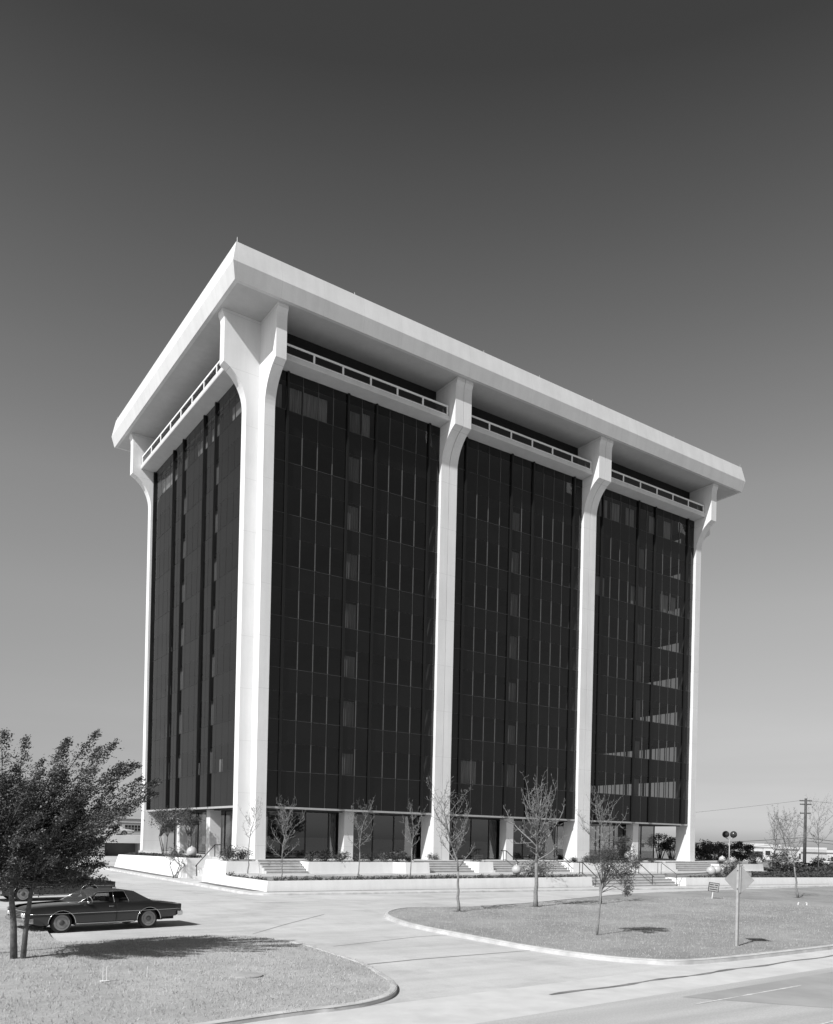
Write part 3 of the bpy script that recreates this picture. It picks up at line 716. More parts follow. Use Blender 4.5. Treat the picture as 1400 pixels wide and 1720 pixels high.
def bare_tree(base, H, fork, width, seed, label, n_main=5, lean=(0, 0), mat='barkpale', thick=.045, twig=1.0, group='young bare trees round the terrace', buds=True, knob=True, leaves=0, base_th=None):
    rnd = random.Random(seed); root = thing('bare_tree', label, 'tree', base, group); H = fork+(H-fork)*.96; width *= 1.0; thick *= .7; fork *= .86
    base_th = base_th or thick*1.5
    tr = MB(); cr = MB(); bd = MB()
    # trunk with a slight crook
    pts = [Vector((0, 0, -.05))]; z = 0; x = y = 0
    for i in range(1, 7):
        z = fork*i/6; x = lean[0]*z/fork*fork+rnd.gauss(0, .025); y = lean[1]*z+rnd.gauss(0, .025); pts.append(Vector((x, y, z)))
    tr.tube(pts, [base_th*1.25]+[base_th*(1-.35*i/6) for i in range(1, 7)], 7)
    tr.build('trunk', M[mat], root, True, local=True)
    def branch(p, d, L, r_, lev):
        path, dd = bend(p, d, L, rnd, 4 if lev < 2 else 3, .15 if lev < 2 else .24, .11)
        m = len(path)-1
        tip = r_*(.5 if lev < 2 else .6)
        cr.tube(path, [r_+(tip-r_)*i/m for i in range(m+1)], 5 if lev < 1 else 4)
        if L > .2:
            for _ in range(int(L*4.5*twig)):
                f = rnd.uniform(.15, 1)*m; i = min(m-1, int(f)); q = path[i].lerp(path[i+1], f-i)
                nd = (dd*.6+Vector((rnd.gauss(0, 1), rnd.gauss(0, 1), rnd.gauss(.2, .8)))).normalized(); ll = rnd.uniform(.06, .2)
                cr.tube([q, q+nd*ll*.6, q+nd*ll+Vector((0, 0, ll*.2))], [.008, .007, .009], 3)
        if lev >= 2 or L < .35:
            if knob and rnd.random() < .75: cr.sphere(path[-1], tip*rnd.uniform(1.6, 2.6), 5, 4, 1.2)
            if leaves and rnd.random() < leaves: leafcloud(bd, rnd, path[-1], .10, 5, .06)
            return
        nb = int((4.2 if lev == 0 else 3)*twig+rnd.random())
        for k in range(nb):
            f = (k+.7)/(nb+.2); f = min(.98, max(.18, f+rnd.uniform(-.08, .08))); i = min(m-1, int(f*m)); q = path[i].lerp(path[i+1], f*m-i)
            ax = Vector((rnd.gauss(0, 1), rnd.gauss(0, 1), rnd.gauss(0, .5))).normalized()
            nd = (dd*rnd.uniform(.15, .7)+ax*.9+Vector((0, 0, .15))).normalized()
            branch(q, nd, L*rnd.uniform(.28, .5)*(1.1-.35*f), r_*.62, lev+1)
        branch(path[-1], dd+Vector((rnd.gauss(0, .2), rnd.gauss(0, .2), .2)), L*.45, tip, lev+1)
    top = pts[-1]; h = H-fork; nl = 8
    lead = [top]; d0 = Vector((lean[0]*.5, lean[1]*.5, 1)).normalized()
    for i in range(nl):
        d0 = (d0+Vector((rnd.gauss(0, .11), rnd.gauss(0, .11), .12))).normalized(); lead.append(lead[-1]+d0*h*.93/nl)
    lr = [base_th*.62*(1-.86*i/nl) for i in range(nl+1)]
    cr.tube(lead, lr, 6)
    a0 = rnd.random()*6; tot = n_main*2
    for k in range(tot):
        f = (k+rnd.random()*.8)/tot*.86; a = a0+k*2.4+rnd.uniform(-.5, .5); sg = f*nl; i = min(nl-1, int(sg)); q = lead[i].lerp(lead[i+1], sg-i)
        env = math.sin(math.pi*min(1, (f*.75+.22)))          # widest a little below the middle of the crown
        L = width*.56*env*rnd.uniform(.7, 1.15)+.12
        branch(q, Vector((math.cos(a), math.sin(a), rnd.uniform(.55, 1.0)+f*.5)), L, max(.010, lr[i]*.62), 0 if L > .8 else 1)
    branch(lead[-1], d0, h*.12, lr[-1], 2)
    cr.build('branches', M[mat], root, True, local=True)
    if bd.v: bd.build('foliage', M['leaflight'], root, local=True)
    return root
def pos(v): return (v[0], v[1], v[2])
bedz = 1.19
for i, (px, Y, zb, H, fork, wd, lab, ln) in enumerate([
    (417, -3.6, bedz, 4.9, 2.7, 1.7, 'thin bare tree in front of the near corner column', (0.02, 0)),
    (474, -8.0, bedz, 5.3, 1.25, 2.5, 'spreading bare tree in front of the first flight of steps', (0, 0)),
    (602, -8.0, bedz, 5.2, 2.0, 2.2, 'bare tree in front of the first bay, middle of the long stepped planter', (.06, 0)),
    (689, -8.0, bedz, 4.9, 2.4, 1.9, 'crooked bare tree just left of the second column', (.08, 0))]):
    yp = {417: 1466, 474: 1472, 602: 1468, 689: 1466}[px]
    P0 = onY(px, yp, Y); bare_tree((P0.x, P0.y, zb), H, fork, wd, 11+i, lab, 5 if i != 1 else 7, ln, twig=1.15, thick=.042)
def gtree(px, py, **k):
    P0 = onG(px, py, .11); o = bare_tree((P0.x, P0.y, P0.z), **k)
    rr = random.Random(px); pl = [(.34*rr.uniform(.7, 1.2)*math.cos(a), .34*rr.uniform(.7, 1.2)*math.sin(a)) for a in np.linspace(0, 2*math.pi, 15)[:-1]]
    MB().sheet(pl, lambda x, y: .014).build('soil_ring', M['soil'], o, local=True)
    return o
gtree(771, 1531, H=6.3, fork=2.1, width=2.3, seed=31, label='tall bare tree on the lawn in front of the second column', lean=(-.05, 0), thick=.045, n_main=7, twig=1.2, base_th=.07)
gtree(900, 1523, H=5.9, fork=2.55, width=3.1, seed=42, label='thick knobby bare tree on the lawn in front of the middle bay', lean=(.0, 0), thick=.085, n_main=8, twig=1.15, base_th=.115)
gtree(1009, 1518, H=5.9, fork=3.0, width=2.7, seed=53, label='thin bare tree behind the small leafy lawn tree, before the third column', lean=(0, 0), thick=.04, n_main=6, base_th=.07)
gtree(1341, 1508, H=6.1, fork=2.4, width=2.8, seed=64, label='thin leaning tree at the right edge of the lawn beyond the diamond sign', lean=(-.20, .05), thick=.04, n_main=6, leaves=.35, base_th=.075)
for i, (x, y, H, f, wd, lab) in enumerate([(1300, 1462, 8.3, 3.2, 2.6, 'slender bare tree behind the right low wall, left one of the far group'), (1375, 1458, 10.5, 4.2, 5.0, 'tall nearly bare tree right of the utility pole'), (1322, 1463, 8.0, 3.2, 3.6, 'wispy bare tree just left of the utility pole')]):
    dd = (88, 112, 95)[i]; P0 = onD(x, y, dd); bare_tree((P0.x, P0.y, gz(P0.x, P0.y)), H, f, wd, 80+i, lab, 6, (0, 0), mat='bark', thick=.06, group='bare trees beyond the right wall', leaves=.6 if i else .2)

def leafy(base, H, fork, rad, flat, seed, label, cat='tree', name='leafy_tree', mat='leaf', n=3000, size=.12, lean=(0, 0), stems=2, group=None, clumps=26, shift=(0, 0), th=.06, bark='bark'):
    rnd = random.Random(seed); root = thing(name, label, cat, base, group)
    tr = MB(); cr = MB(); cz = H-rad*flat
    cc = Vector((shift[0], shift[1], cz))
    tops = []
    for k in range(clumps):
        while True:
            q = Vector((rnd.uniform(-1, 1), rnd.uniform(-1, 1), rnd.uniform(-1, 1)))
            if q.length < 1: break
        q = q.normalized()*(q.length**.45)*.82
        tops.append(cc+Vector((q.x*rad, q.y*rad, q.z*rad*flat)))
    for k in range(stems):
        off = Vector((rnd.gauss(0, .08), rnd.gauss(0, .08), -.05)) if stems > 1 else Vector((0, 0, -.05))
        ft = Vector((lean[0]*fork+rnd.gauss(0, .1)*stems, lean[1]*fork+rnd.gauss(0, .1)*stems, fork))
        tr.tube([off, off.lerp(ft, .5)+Vector((rnd.gauss(0, .04), rnd.gauss(0, .04), 0)), ft], [th, th*.8, th*.65], 6)
        for t_ in tops[k::stems][:9]: tr.tube([ft, ft.lerp(t_, .55)+Vector((0, 0, .08*rad)), t_], [th*.5, th*.3, th*.12], 4)
    tr.build('trunk', M[bark], root, True, local=True)
    for t_ in tops: leafcloud(cr, rnd, t_, rad*rnd.uniform(.22, .40), int(n/clumps), size, .8)
    cr.build('crown', M[mat], root, local=True)
    return root
def lawn_tree():
    rnd = random.Random(5); base = onG(1003, 1571, .11); root = thing('leafy_tree', 'small leafy tree with a slender trunk and drooping side standing alone on the right lawn', 'tree', base)
    D0 = (base-CAM).dot(fw); k = D0/FPX; rg = Vector((rt.x, rt.y, 0)).normalized(); bk = Vector((fw.x, fw.y, 0)).normalized()
    L = lambda px, py, dp=0: rg*((px-1003)*k)+Vector((0, 0, (1571-py)*k))+bk*dp
    MB().tube([L(1003, 1574), L(1005, 1548), L(1007, 1520), L(1009, 1495), L(1011, 1482)], [.04, .034, .03, .028, .024], 8).build('trunk', M['barkpale'], root, True, local=True)
    lm, cr = MB(), MB()
    cl = [(1000,1440,.3),(1012,1432,.34),(1025,1436,.42),(1040,1430,.42),(1050,1425,.3),(1035,1445,.42),(1015,1450,.4),(1046,1455,.4),(1056,1440,.28),(1022,1462,.3),(1040,1470,.3),(1048,1478,.26),(1054,1466,.24),(1050,1490,.2),(1055,1500,.14),(1030,1412,.22),(1044,1408,.18),(1060,1452,.18),(992,1446,.18)]
    for i, (px, py, r_) in enumerate(cl):
        T_ = L(px, py, rnd.uniform(-.45, .45)); s0 = L(1009+rnd.uniform(-1, 2), rnd.uniform(1482, 1500))
        lm.tube([s0, s0.lerp(T_, .5)+Vector((0, 0, .1)), T_], [.016, .011, .005], 4)
        leafcloud(cr, rnd, T_, r_, int(640*r_/.3), .046, .7)
    lm.build('branches', M['bark'], root, True, local=True); cr.build('crown', M['leaf'], root, local=True)
lawn_tree()
def bush(base, r_, h, seed, label, mat='leaf', n=700, size=.09, group=None, clumps=9, name='shrub'):
    rnd = random.Random(seed); mb = MB()
    for k in range(clumps):
        a = rnd.random()*6.28; q = rnd.random()**.5*r_*.72
        leafcloud(mb, rnd, (math.cos(a)*q, math.sin(a)*q, h*rnd.uniform(.3, .72)), r_*rnd.uniform(.3, .5), n//clumps, size, h/r_*.9)
    for k in range(5):
        a = rnd.random()*6.28; mb.tube([(0, 0, 0), (math.cos(a)*r_*.5, math.sin(a)*r_*.5, h*.6)], [.018, .008], 4)
    o = mb.build(name, M[mat], None); o.location = base
    return tag(o, label, 'shrub', group)
# trees against the left face
P0 = onX(285, 1440, -1.7); leafy((P0.x, 12.6, 2.05), 3.6, 1.5, 1.7, .38, 3, 'small spreading dark-leaved tree on the left terrace, before the far corner column', n=2900, size=.13, lean=(.1, 0), stems=3, shift=(.1, 0), th=.05, mat='leaf')
leafy((-1.6, 7.6, 2.05), 3.8, 1.6, 1.1, .7, 4, 'small leafy tree on the left terrace beside the globe lamp', n=2100, size=.12, stems=2, th=.05, mat='leaf')
leafy((-3.55, 4.6, gz(-3.5, 4.6)+.1), 2.35, .9, .85, .75, 8, 'pale twiggy tree in front of the gap in the left wall', n=420, size=.11, stems=4, th=.045, mat='leaflight', clumps=16, bark='barkpale')
bush((-2.2, -1.8, 2.16), .8, .95, 21, 'dark shrub in the corner planter under the near column, left one', n=1500, size=.1, group='shrubs in the corner planter')
bush((-1.2, -1.9, 2.16), .6, .85, 22, 'smaller shrub in the corner planter, right of the larger dark one', n=900, size=.1, group='shrubs in the corner planter')
bush((-1.95, 8.9, 2.05), .55, .6, 23, 'low bush at the foot of the globe lamp on the left wall', n=600)
rnd = random.Random(9)
sproto = [bush((0, 0, 0), .62, .72, 60+k, 'x', mat=('leaf', 'leafdark', 'leaf')[k], n=620, size=.11) for k in range(3)]
sh_pos = [(3.0, -3.3, .9, 'leafy shrub at the left end of the long stepped planter'), (4.1, -3.2, 1.15, 'second shrub from the left in the long stepped planter'), (5.2, -3.3, 1.0, 'shrub left of the first square pier in the long stepped planter'), (6.5, -3.4, .9, 'shrub in front of the first square pier'), (7.7, -3.2, .85, 'shrub just right of the first square pier'), (8.7, -3.3, 1.0, 'shrub near the middle of the long stepped planter'),
          (9.7, -3.4, 1.1, 'shrub where the long planter steps forward'), (10.8, -3.4, .85, 'last shrub at the right end of the long stepped planter'), (17.1, -3.2, .85, 'shrub in the smallest planter box'), (14.6, -.9, .8, 'shrub at the foot of the second column, right side'),
          (27.3, -3.2, .8, 'shrub at the left end of the longest planter'), (28.6, -3.3, .9, 'second shrub from the left in the longest planter'), (30.2, -3.2, .7, 'third shrub from the left in the longest planter'), (33.5, -3.2, .75, 'shrub right of the third square pier base'), (35.2, -3.3, .75, 'low shrub before the open corner of the ground floor'), (36.8, -3.3, .65, 'last low shrub of the longest planter'), (46.8, -3.2, .6, 'shrub in the farthest right planter box, left one'), (49.5, -3.2, .6, 'shrub in the farthest right planter box, right one')]
for i, (x, y, sc, lab) in enumerate(sh_pos):
    pz = 2.15 if x < 45 else 2.05
    if i < 3: o = sproto[i]; o.location = (x, y, pz); o.scale = (sc, sc, sc*.95); o['label'] = lab; o['group'] = 'shrubs in the raised planters'
    else:
        o = sproto[i % 3].copy(); C.objects.link(o); o.location = (x, y, pz); o.rotation_euler = (0, 0, i*1.7); o.scale = (sc, sc, sc*rnd.uniform(.8, 1.05)); o['label'] = lab
# the loose bushes that hang over the low walls beside the globe lamps
bush((onY(905, 1465, -8.35).x, -8.35, 1.1), 1.35, 1.5, 31, 'loose grey-green bush hanging over the low wall beside the globe lamps', mat='leaflight', n=2000, size=.12, clumps=16)
bush((onY(1228, 1465, -8.0).x, -8.0, 1.0), 1.2, 1.45, 32, 'loose bush behind the right globe lamps, partly behind the diamond sign', mat='leaf', n=1900, size=.13, clumps=16)
# ground cover: rows of small tufts in the planting bed
def tuft(seed, mat):
    r_ = random.Random(seed); mb = MB()
    leafcloud(mb, r_, (0, 0, .13), .19, 90, .075, .75)
    for k in range(4): mb.tube([(0, 0, 0), (r_.uniform(-.1, .1), r_.uniform(-.1, .1), .2)], [.01, .005], 3)
    return mb.build('bedding_plant', M[mat])
tp = [tuft(1, 'leaf'), tuft(2, 'leafdark'), tuft(3, 'leaf')]
k = 0
spots = []
for i in range(62): spots.append((-2.0+i*.405, -8.72+.015*i*.405, 0))
for i in range(26): spots.append((-1.9+i*.95, -8.25+rnd.uniform(-.1, .1), 0))
for i in range(9): spots.append((-2.65+.02*i, -3.4-i*.6, 0))
for i in range(46): spots.append((35.4+i*.62, -8.55-.004*i, 1))
for i, (x, y, rr) in enumerate(spots):
    o = tp[k] if k < 3 else tp[k % 3].copy()
    if k >= 3: C.objects.link(o)
    s_ = rnd.uniform(.8, 1.3); o.location = (x, y, 1.18 if not rr else 1.05-.0045*(x-34)); o.rotation_euler = (0, 0, k*2.1); o.scale = (s_, s_, s_)
    tag(o, 'small leafy bedding plant in the row along the top of the low white wall', 'plant', 'bedding plants along the low walls'); k += 1

# ------------------------------------------------------------------ globe lamps
def globe_lamp(loc, r_, label, post=.12, dark=False, group='round globe lamps'):
    o = thing('globe_lamp', label, 'lamp', loc, group)
    MB().sphere((0, 0, post+r_), r_, 28, 18).build('globe', M['globedark' if dark else 'globe'], o, True, local=True)
    b = MB().lathe([(.09, -.06), (.09, .02), (.05, .05), (.05, post+.03)], (0, 0, 0), 14); b.build('post', M['iron'], o, 'auto', local=True)
    if not dark: MB().lathe([(.06, 2*r_+post-.015), (.05, 2*r_+post+.02), (.015, 2*r_+post+.05)], (0, 0, 0), 10).build('cap', M['white'], o, True, local=True)
    return o
P0 = onX(322.5, 1438, -1.95); globe_lamp((-1.95, P0.y, 2.06), .37, 'globe lamp on the terrace edge above the left white wall')
for (px, py, Y, r_, lab) in ((868, 1461, -7.9, .34, 'left one of two globe lamps behind the long low wall'), (889, 1461, -7.9, .30, 'right one of two globe lamps behind the long low wall, half hidden by the bush'),
                             (1194.6, 1463, -7.9, .40, 'nearest and largest globe lamp of the right group of three'), (1204.5, 1461, -7.5, .38, 'middle globe lamp of the right group of three'), (1215, 1460.5, -7.1, .34, 'globe lamp of the right group of three nearest the bush')):
    P0 = onY(px, py, Y); globe_lamp((P0.x, P0.y, P0.z-r_-.3), r_, lab, .3)
P0 = onY(1213.5, 1443.5, -2.9); globe_lamp((P0.x, P0.y, P0.z-.32-.15), .32, 'small white globe lamp on the far right planter box', .15)
P0 = onY(1055, 1438, -3.2); globe_lamp((P0.x, P0.y, P0.z-.32-.1), .32, 'white globe lamp half hidden by leaves in the longest planter', .15)
# twin globe lamp post
Pb = onD(1225, 1447, 90); Pb.z = gz(Pb.x, Pb.y); o = thing('lamp_post', 'tall post carrying two dark globes against the sky, right of the building', 'lamp post', Pb)
Pt = onD(1226.5, 1409, 90); H_ = Pt.z-Pb.z
MB().tube([(0, 0, 0), (0, 0, H_)], [.07, .05], 8).build('post', M['galv'], o, True, local=True)
ar = rt.normalized()
for s_ in (-1, 1):
    q = Vector((ar.x, ar.y, 0))*.42*s_
    MB().tube([(0, 0, H_-.1), (q.x, q.y, H_+.1)], .035, 6).build('arm', M['galv'], o, local=True)
    MB().sphere((q.x, q.y, H_+.1+.38), .37, 20, 12).build('globe', M['globedark'], o, True, local=True)

# ------------------------------------------------------------------ signs and small things on the lawn
Pb = onG(1238, 1590, .1); D0 = (Pb-CAM).dot(fw); Ptop = onD(1241, 1451, D0+.05)
o = thing('road_sign', 'back of a diamond warning sign on a wooden post on the right lawn', 'sign', Pb)
hh = Ptop.z-Pb.z
MB().box(-.038, -.045, -.1, .038, .045, hh-.04).build('post', plain('sign_post', .34, .7, .15, 8), o, local=True).rotation_euler = (0, 0, 0)
s_ = .51; zc = hh-s_-.01; dv = MB(); pf = []
ring = []
for (u, v) in ((0, 1), (1, 0), (0, -1), (-1, 0)):
    for k in (-1, 1):
        cdir = Vector((u, v)); tdir = Vector((-v, u)); nxt = Vector((-v, u))*k*-1
    ring.append((u, v))
rr = []
for i, (u, v) in enumerate(ring):
    pu, pv = ring[i-1]; nu, nv = ring[(i+1) % 4]; e = .05
    rr += [(u+(pu-u)*e, v+(pv-v)*e), (u+(u*0), v*1.0) if False else (u*.985, v*.985), (u+(nu-u)*e, v+(nv-v)*e)]
dv.extrude([(u*s_, .052, zc+v*s_) for u, v in rr], (0, .012, 0)); pn = dv.build('panel', M['signback'], o, local=True)
MB().box(.052, -.02, zc-.42, .085, .05, zc+.42).build('bracket', M['galv'], o, local=True)
for zz in (-.3, .3): MB().lathe([(.02, .0), (.02, .012)], (0, -.046, zc+zz), 8, 'y').build('bolt', M['iron'], o, local=True)
o.rotation_euler = (0, 0, R(-82))
Pb = onG(1196, 1510, .1); o = thing('yard_sign', 'small square sign with three dark lines on a short stake at the lawn edge', 'sign', Pb); o.rotation_euler = (R(0), R(7), R(-38))
MB().box(-.02, -.02, -.1, .02, .02, .62).build('stake', M['white'], o, local=True)
MB().box(-.30, -.045, .48, .30, -.021, 1.02).build('panel', M['galv'], o, local=True)
f_ = MB().box(-.31, -.055, 1.0, .31, -.018, 1.03).box(-.31, -.055, .47, .31, -.018, .5).box(-.32, -.055, .47, -.29, -.018, 1.03).box(.29, -.055, .47, .32, -.018, 1.03); f_.build('frame', M['iron'], o, local=True)
for z_, w0, w1 in ((.86, -.26, -.02), (.86, .04, .24), (.72, -.26, .05), (.72, .10, .22), (.58, -.24, .25)): MB().box(w0, -.050, z_, w1, -.046, z_+.05).build('lettering', M['iron'], o, local=True)
st = thing('survey_stake', 'pair of thin pale stakes with a paper base on the left lawn', 'stake', onG(176, 1648, .1))
for dx in (-.035, .04): MB().box(dx-.006, -.006, -.05, dx+.006, .006, .31).build('stick', M['white'], st, local=True)
MB().box(-.09, -.05, .0, .09, .05, .012).build('base_plate', M['white'], st, local=True)
st = thing('wire_flag', 'thin bent wire standing in the left lawn, right of the stakes', 'wire', onG(247, 1641, .1))
MB().tube([(0, 0, 0), (.01, 0, .2), (.02, 0, .24)], .005, 5).build('wire', M['white'], st, local=True)
st = thing('valve_box', 'worn pale round utility cover set in the left lawn', 'cover', onG(415, 1638, .1))
MB().lathe([(.36, -.02), (.36, .012), (.33, .02), (.02, .022)], (0, 0, 0), 28).build('lid', plain('cover_concrete', .36, .9, .1, 4), st, 'auto', local=True)
st = thing('pipe_marker', 'low white pipe marker with two upright ends on the far lawn', 'marker', onG(1348, 1521, .1))
MB().tube([(-.3, .08, 0), (-.3, .08, .15), (-.24, .06, .17)], .03, 6).build('upright', M['white'], st, local=True); MB().tube([(.3, -.1, 0), (.3, -.1, .15), (.24, -.08, .17)], .03, 6).build('upright', M['white'], st, local=True)

# ------------------------------------------------------------------ cars
def paint(name, v):
    m, t, b = nodes(name); b.inputs['Base Color'].default_value = (v, v, v, 1); b.inputs['Roughness'].default_value = .32; b.inputs['Coat Weight'].default_value = .8; b.inputs['Coat Roughness'].default_value = .06
    bump(t, b, noise(t, 3, 2), .05, .01); return m
M['carpaint'] = paint('dark_car_paint', .014); M['carpaint2'] = paint('dark_grey_car_paint', .06); M['carwhite'] = paint('white_car_paint', .6)
M['vinyl'] = plain('black_vinyl_roof', .03, .6, .2, 20, bmp=.2)
M['chrome'] = plain('chrome', .62, .18, .03, 3, metal=1.0)
M['tyre'] = plain('tyre_rubber', .022, .85, .2, 12)
M['whitewall'] = plain('whitewall_rubber', .26, .8, .1, 8)
M['hub'] = plain('wheel_cover_steel', .07, .45, .25, 14, metal=.0)
M['cabin'] = plain('cabin_dark', .02, .9, .2, 5)
M['lens'] = plain('lamp_lens', .55, .15, .05, 8, spec=.8)
M['tail'] = plain('tail_lens', .06, .2, .1, 8, spec=.8)
M['carglass'] = glass('car_window_glass', .55, 1.5, .0005)
def mirror(mb):
    o = MB(); o.v = list(mb.v); o.f = list(mb.f); n = len(o.v)
    o.v += [(a, -b, c) for a, b, c in mb.v]; o.f += [tuple(n+i for i in f)[::-1] for f in mb.f]; return o
def coupe(name, label, loc, rz, paintmat, group=None, roofmat='vinyl'):
    o = thing(name, label, 'car', loc, group, rz); L2 = 2.70; FA, RA, AR = 1.62, -1.40, .435
    def interp(x, tab):
        for (x0, a), (x1, b) in zip(tab, tab[1:]):
            if x <= x1: f = (x-x0)/(x1-x0) if x1 > x0 else 0; f = max(0, min(1, f)); f = f*f*(3-2*f)*.5+f*.5; return a+(b-a)*f
        return tab[-1][1]
    zt = [(-2.70, .80), (-2.62, .84), (-2.2, .90), (-1.6, .955), (-1.0, .965), (0, .955), (1.1, .955), (1.9, .925), (2.45, .885), (2.66, .84), (2.72, .80)]
    wd = [(-2.70, .86), (-2.5, .93), (-1.9, .985), (-1.2, 1.0), (0, .985), (1.2, .99), (2.0, .965), (2.5, .93), (2.68, .90), (2.72, .88)]
    zl = [(-2.70, .50), (-2.5, .40), (-2.0, .33), (-1.0, .25), (0, .235), (1.8, .24), (2.3, .27), (2.6, .34), (2.72, .42)]
    xs = sorted(set([-2.70, -2.62, -2.45, -2.2] + [round(RA+AR*math.cos(a), 4) for a in np.linspace(0, math.pi, 15)] + [round(FA+AR*math.cos(a), 4) for a in np.linspace(0, math.pi, 15)] + [-.9+.3*i for i in range(7)] + [2.2, 2.35, 2.5, 2.62, 2.70]))
    rings = []
    for x in xs:
        t_, w, l = interp(x, zt), interp(x, wd), interp(x, zl)
        arch = 0
        for A in (FA, RA):
            if abs(x-A) < AR: arch = math.sqrt(AR*AR-(x-A)**2)+.31
        lo = max(l, arch)
        pts = [(0, t_+.012), (w*.55, t_+.01), (w*.84, t_-.01), (w*.915, t_-.035), (w*.955, t_-.10), (w*.995, t_-.22), (w, .60), (w*.992, .50), (w*.975, .38), (w*.93, l)]
        h = [(y, max(z, lo) if i > 3 else max(z, lo)) for i, (y, z) in enumerate(pts)]
        rings.append([(x, y, z) for y, z in h]+[(x, -y, z) for y, z in h[:0:-1]])
    body = MB().loft(rings, True, False)
    # close both ends
    body.build('body', M[paintmat], o, 'auto', local=True)
    MB().box(-2.5, -.66, .26, 2.45, .66, .62).box(-2.0, -.80, .26, -1.86, .80, .5).build('underbody', M['cabin'], o, local=True)
    # greenhouse: pillars and roof
    zb = .955
    prof = [(1.02, zb, .70), (.30, 1.335, .60), (.0, 1.372, .60), (-.45, 1.375, .60), (-.85, 1.335, .60), (-1.72, zb, .74)]
    lower = .735
    roofm = MB(); top = [(.38, 1.318), (.15, 1.362), (-.2, 1.378), (-.55, 1.374), (-.85, 1.345), (-.95, 1.325)]
    rings = []
    for x, z in top:
        ring = [(x, yy*.66, z-(0.012 if abs(yy) > .8 else 0)-(.03 if abs(yy) > .95 else 0)) for yy in (-1, -.9, -.5, 0, .5, .9, 1)]
        ring += [(x, yy*.64, z-.055) for yy in (1, 0, -1)]
        rings.append(ring)
    # sail panels running down to the deck
    rr_ = roofm.loft(rings, True)
    rf_ = roofm.build('roof', M[roofmat], o, 'auto', local=True)
    sail = MB()
    for s in (1, -1):
        a = [(-.62, s*.655, 1.345), (-.95, s*.65, 1.325), (-1.58, s*.80, .965), (-.74, s*.845, .955)]
        b = [(x, y-s*.05, z-.0) for x, y, z in a]
        sail.loft([a, b])
        sail2 = [(-.93, s*.645, 1.325), (-1.60, s*.79, .965), (-1.60, s*.60, .97), (-.93, s*.50, 1.335)]
        sail.loft([sail2, [(x, y, z-.03) for x, y, z in sail2]])
    sail.build('rear_pillar', M[roofmat], o, local=True)
    g = MB()
    g.add([(1.06, -.70, zb), (1.06, .70, zb), (.36, .60, 1.33), (.36, -.60, 1.33)], [(0, 1, 2, 3)]); g.build('windscreen', M['carglass'], o, local=True)
    MB().add([(-.94, -.52, 1.33), (-.94, .52, 1.33), (-1.55, .60, .97), (-1.55, -.60, .97)], [(0, 1, 2, 3)]).build('rear_window', M['carglass'], o, local=True)
    for s in (1, -1):
        MB().add([(.92, s*.835, zb), (-.16, s*.845, zb), (-.16, s*.668, 1.325), (.32, s*.658, 1.315)], [(0, 1, 2, 3)]).build('side_window', M['carglass'], o, local=True)
        MB().add([(-.21, s*.845, zb), (-.70, s*.845, zb), (-.60, s*.66, 1.325), (-.21, s*.668, 1.33)], [(0, 1, 2, 3)]).build('side_window', M['carglass'], o, local=True)
        t_ = MB(); t_.tube([(1.04, s*.78, zb+.01), (.36, s*.655, 1.325), (-.19, s*.672, 1.345), (-.60, s*.668, 1.34), (-.72, s*.845, zb+.01)], .014, 6); t_.tube([(-.185, s*.672, 1.34), (-.185, s*.85, zb)], .013, 6)
        t_.build('window_trim', M['chrome'], o, True, local=True)
        MB().tube([(x, s*(interp(x, wd)+.004), .655-.0*x) for x in np.linspace(-2.62, 2.62, 22)], .014, 6).build('side_moulding', M['chrome'], o, True, local=True)
        MB().tube([(x, s*(interp(x, wd)*.955+.004), interp(x, zl)+.05) for x in np.linspace(RA+AR+.03, FA-AR-.03, 8)], .022, 6).build('sill_moulding', M['chrome'], o, True, local=True)
        for A in (FA, RA):
            MB().tube([(A+(AR+.008)*math.cos(a), s*(interp(A+AR*math.cos(a), wd)*(.997 if math.sin(a) > .4 else .985)+.002), .31+(AR+.008)*math.sin(a)) for a in np.linspace(.02, math.pi-.02, 18)], .014, 6).build('arch_moulding', M['chrome'], o, True, local=True)
        MB().box(-.23, s*.998-.006, .30, -.218, s*.998+.006, .93).build('door_gap', M['cabin'], o, local=True)
        MB().tube([(-.12, s*.965, .845), (-.10, s*.99, .845), (.02, s*.99, .845), (.04, s*.965, .845)], .012, 6).build('door_handle', M['chrome'], o, True, local=True)
        # wheels
        for A in (FA, RA):
            wl = MB().lathe([(.20, -.10), (.30, -.105), (.335, -.085), (.345, -.04), (.345, .04), (.335, .085), (.30, .105), (.20, .10)], (A, s*.84, .345), 32, 'y').build('wheel', M['tyre'], o, 'auto', local=True)
            sg = -s
            MB().lathe([(.245, sg*.1065), (.262, sg*.1085), (.262, sg*.104)][::1], (A, s*.84, .345), 32, 'y').build('whitewall', M['whitewall'], wl, local=True)
            MB().lathe([(.20, sg*.09), (.195, sg*.112), (.165, sg*.085), (.155, sg*.080), (.13, sg*.098), (.10, sg*.100), (.085, sg*.118), (.05, sg*.13), (.01, sg*.132)], (A, s*.84, .345), 28, 'y').build('hubcap', M['hub'], wl, 'auto', local=True)
    # front
    MB().add([(2.735, -.80, .47), (2.735, .80, .47), (2.715, .84, .74), (2.715, -.84, .74)], [(0, 1, 2, 3)]).box(2.66, -.84, .46, 2.732, .84, .75).build('grille', M['cabin'], o, local=True)
    gb = MB()
    for i in range(5): gb.box(2.733, -.50, .50+.052*i, 2.748, .50, .512+.052*i)
    gb.box(2.732, -.86, .745, 2.76, .86, .775).build('grille_bar', M['chrome'], o, local=True)
    for y in (-.74, -.57, .57, .74): MB().lathe([(.085, -2.76), (.088, -2.735)][::-1], (0, 0, 0), 4).v
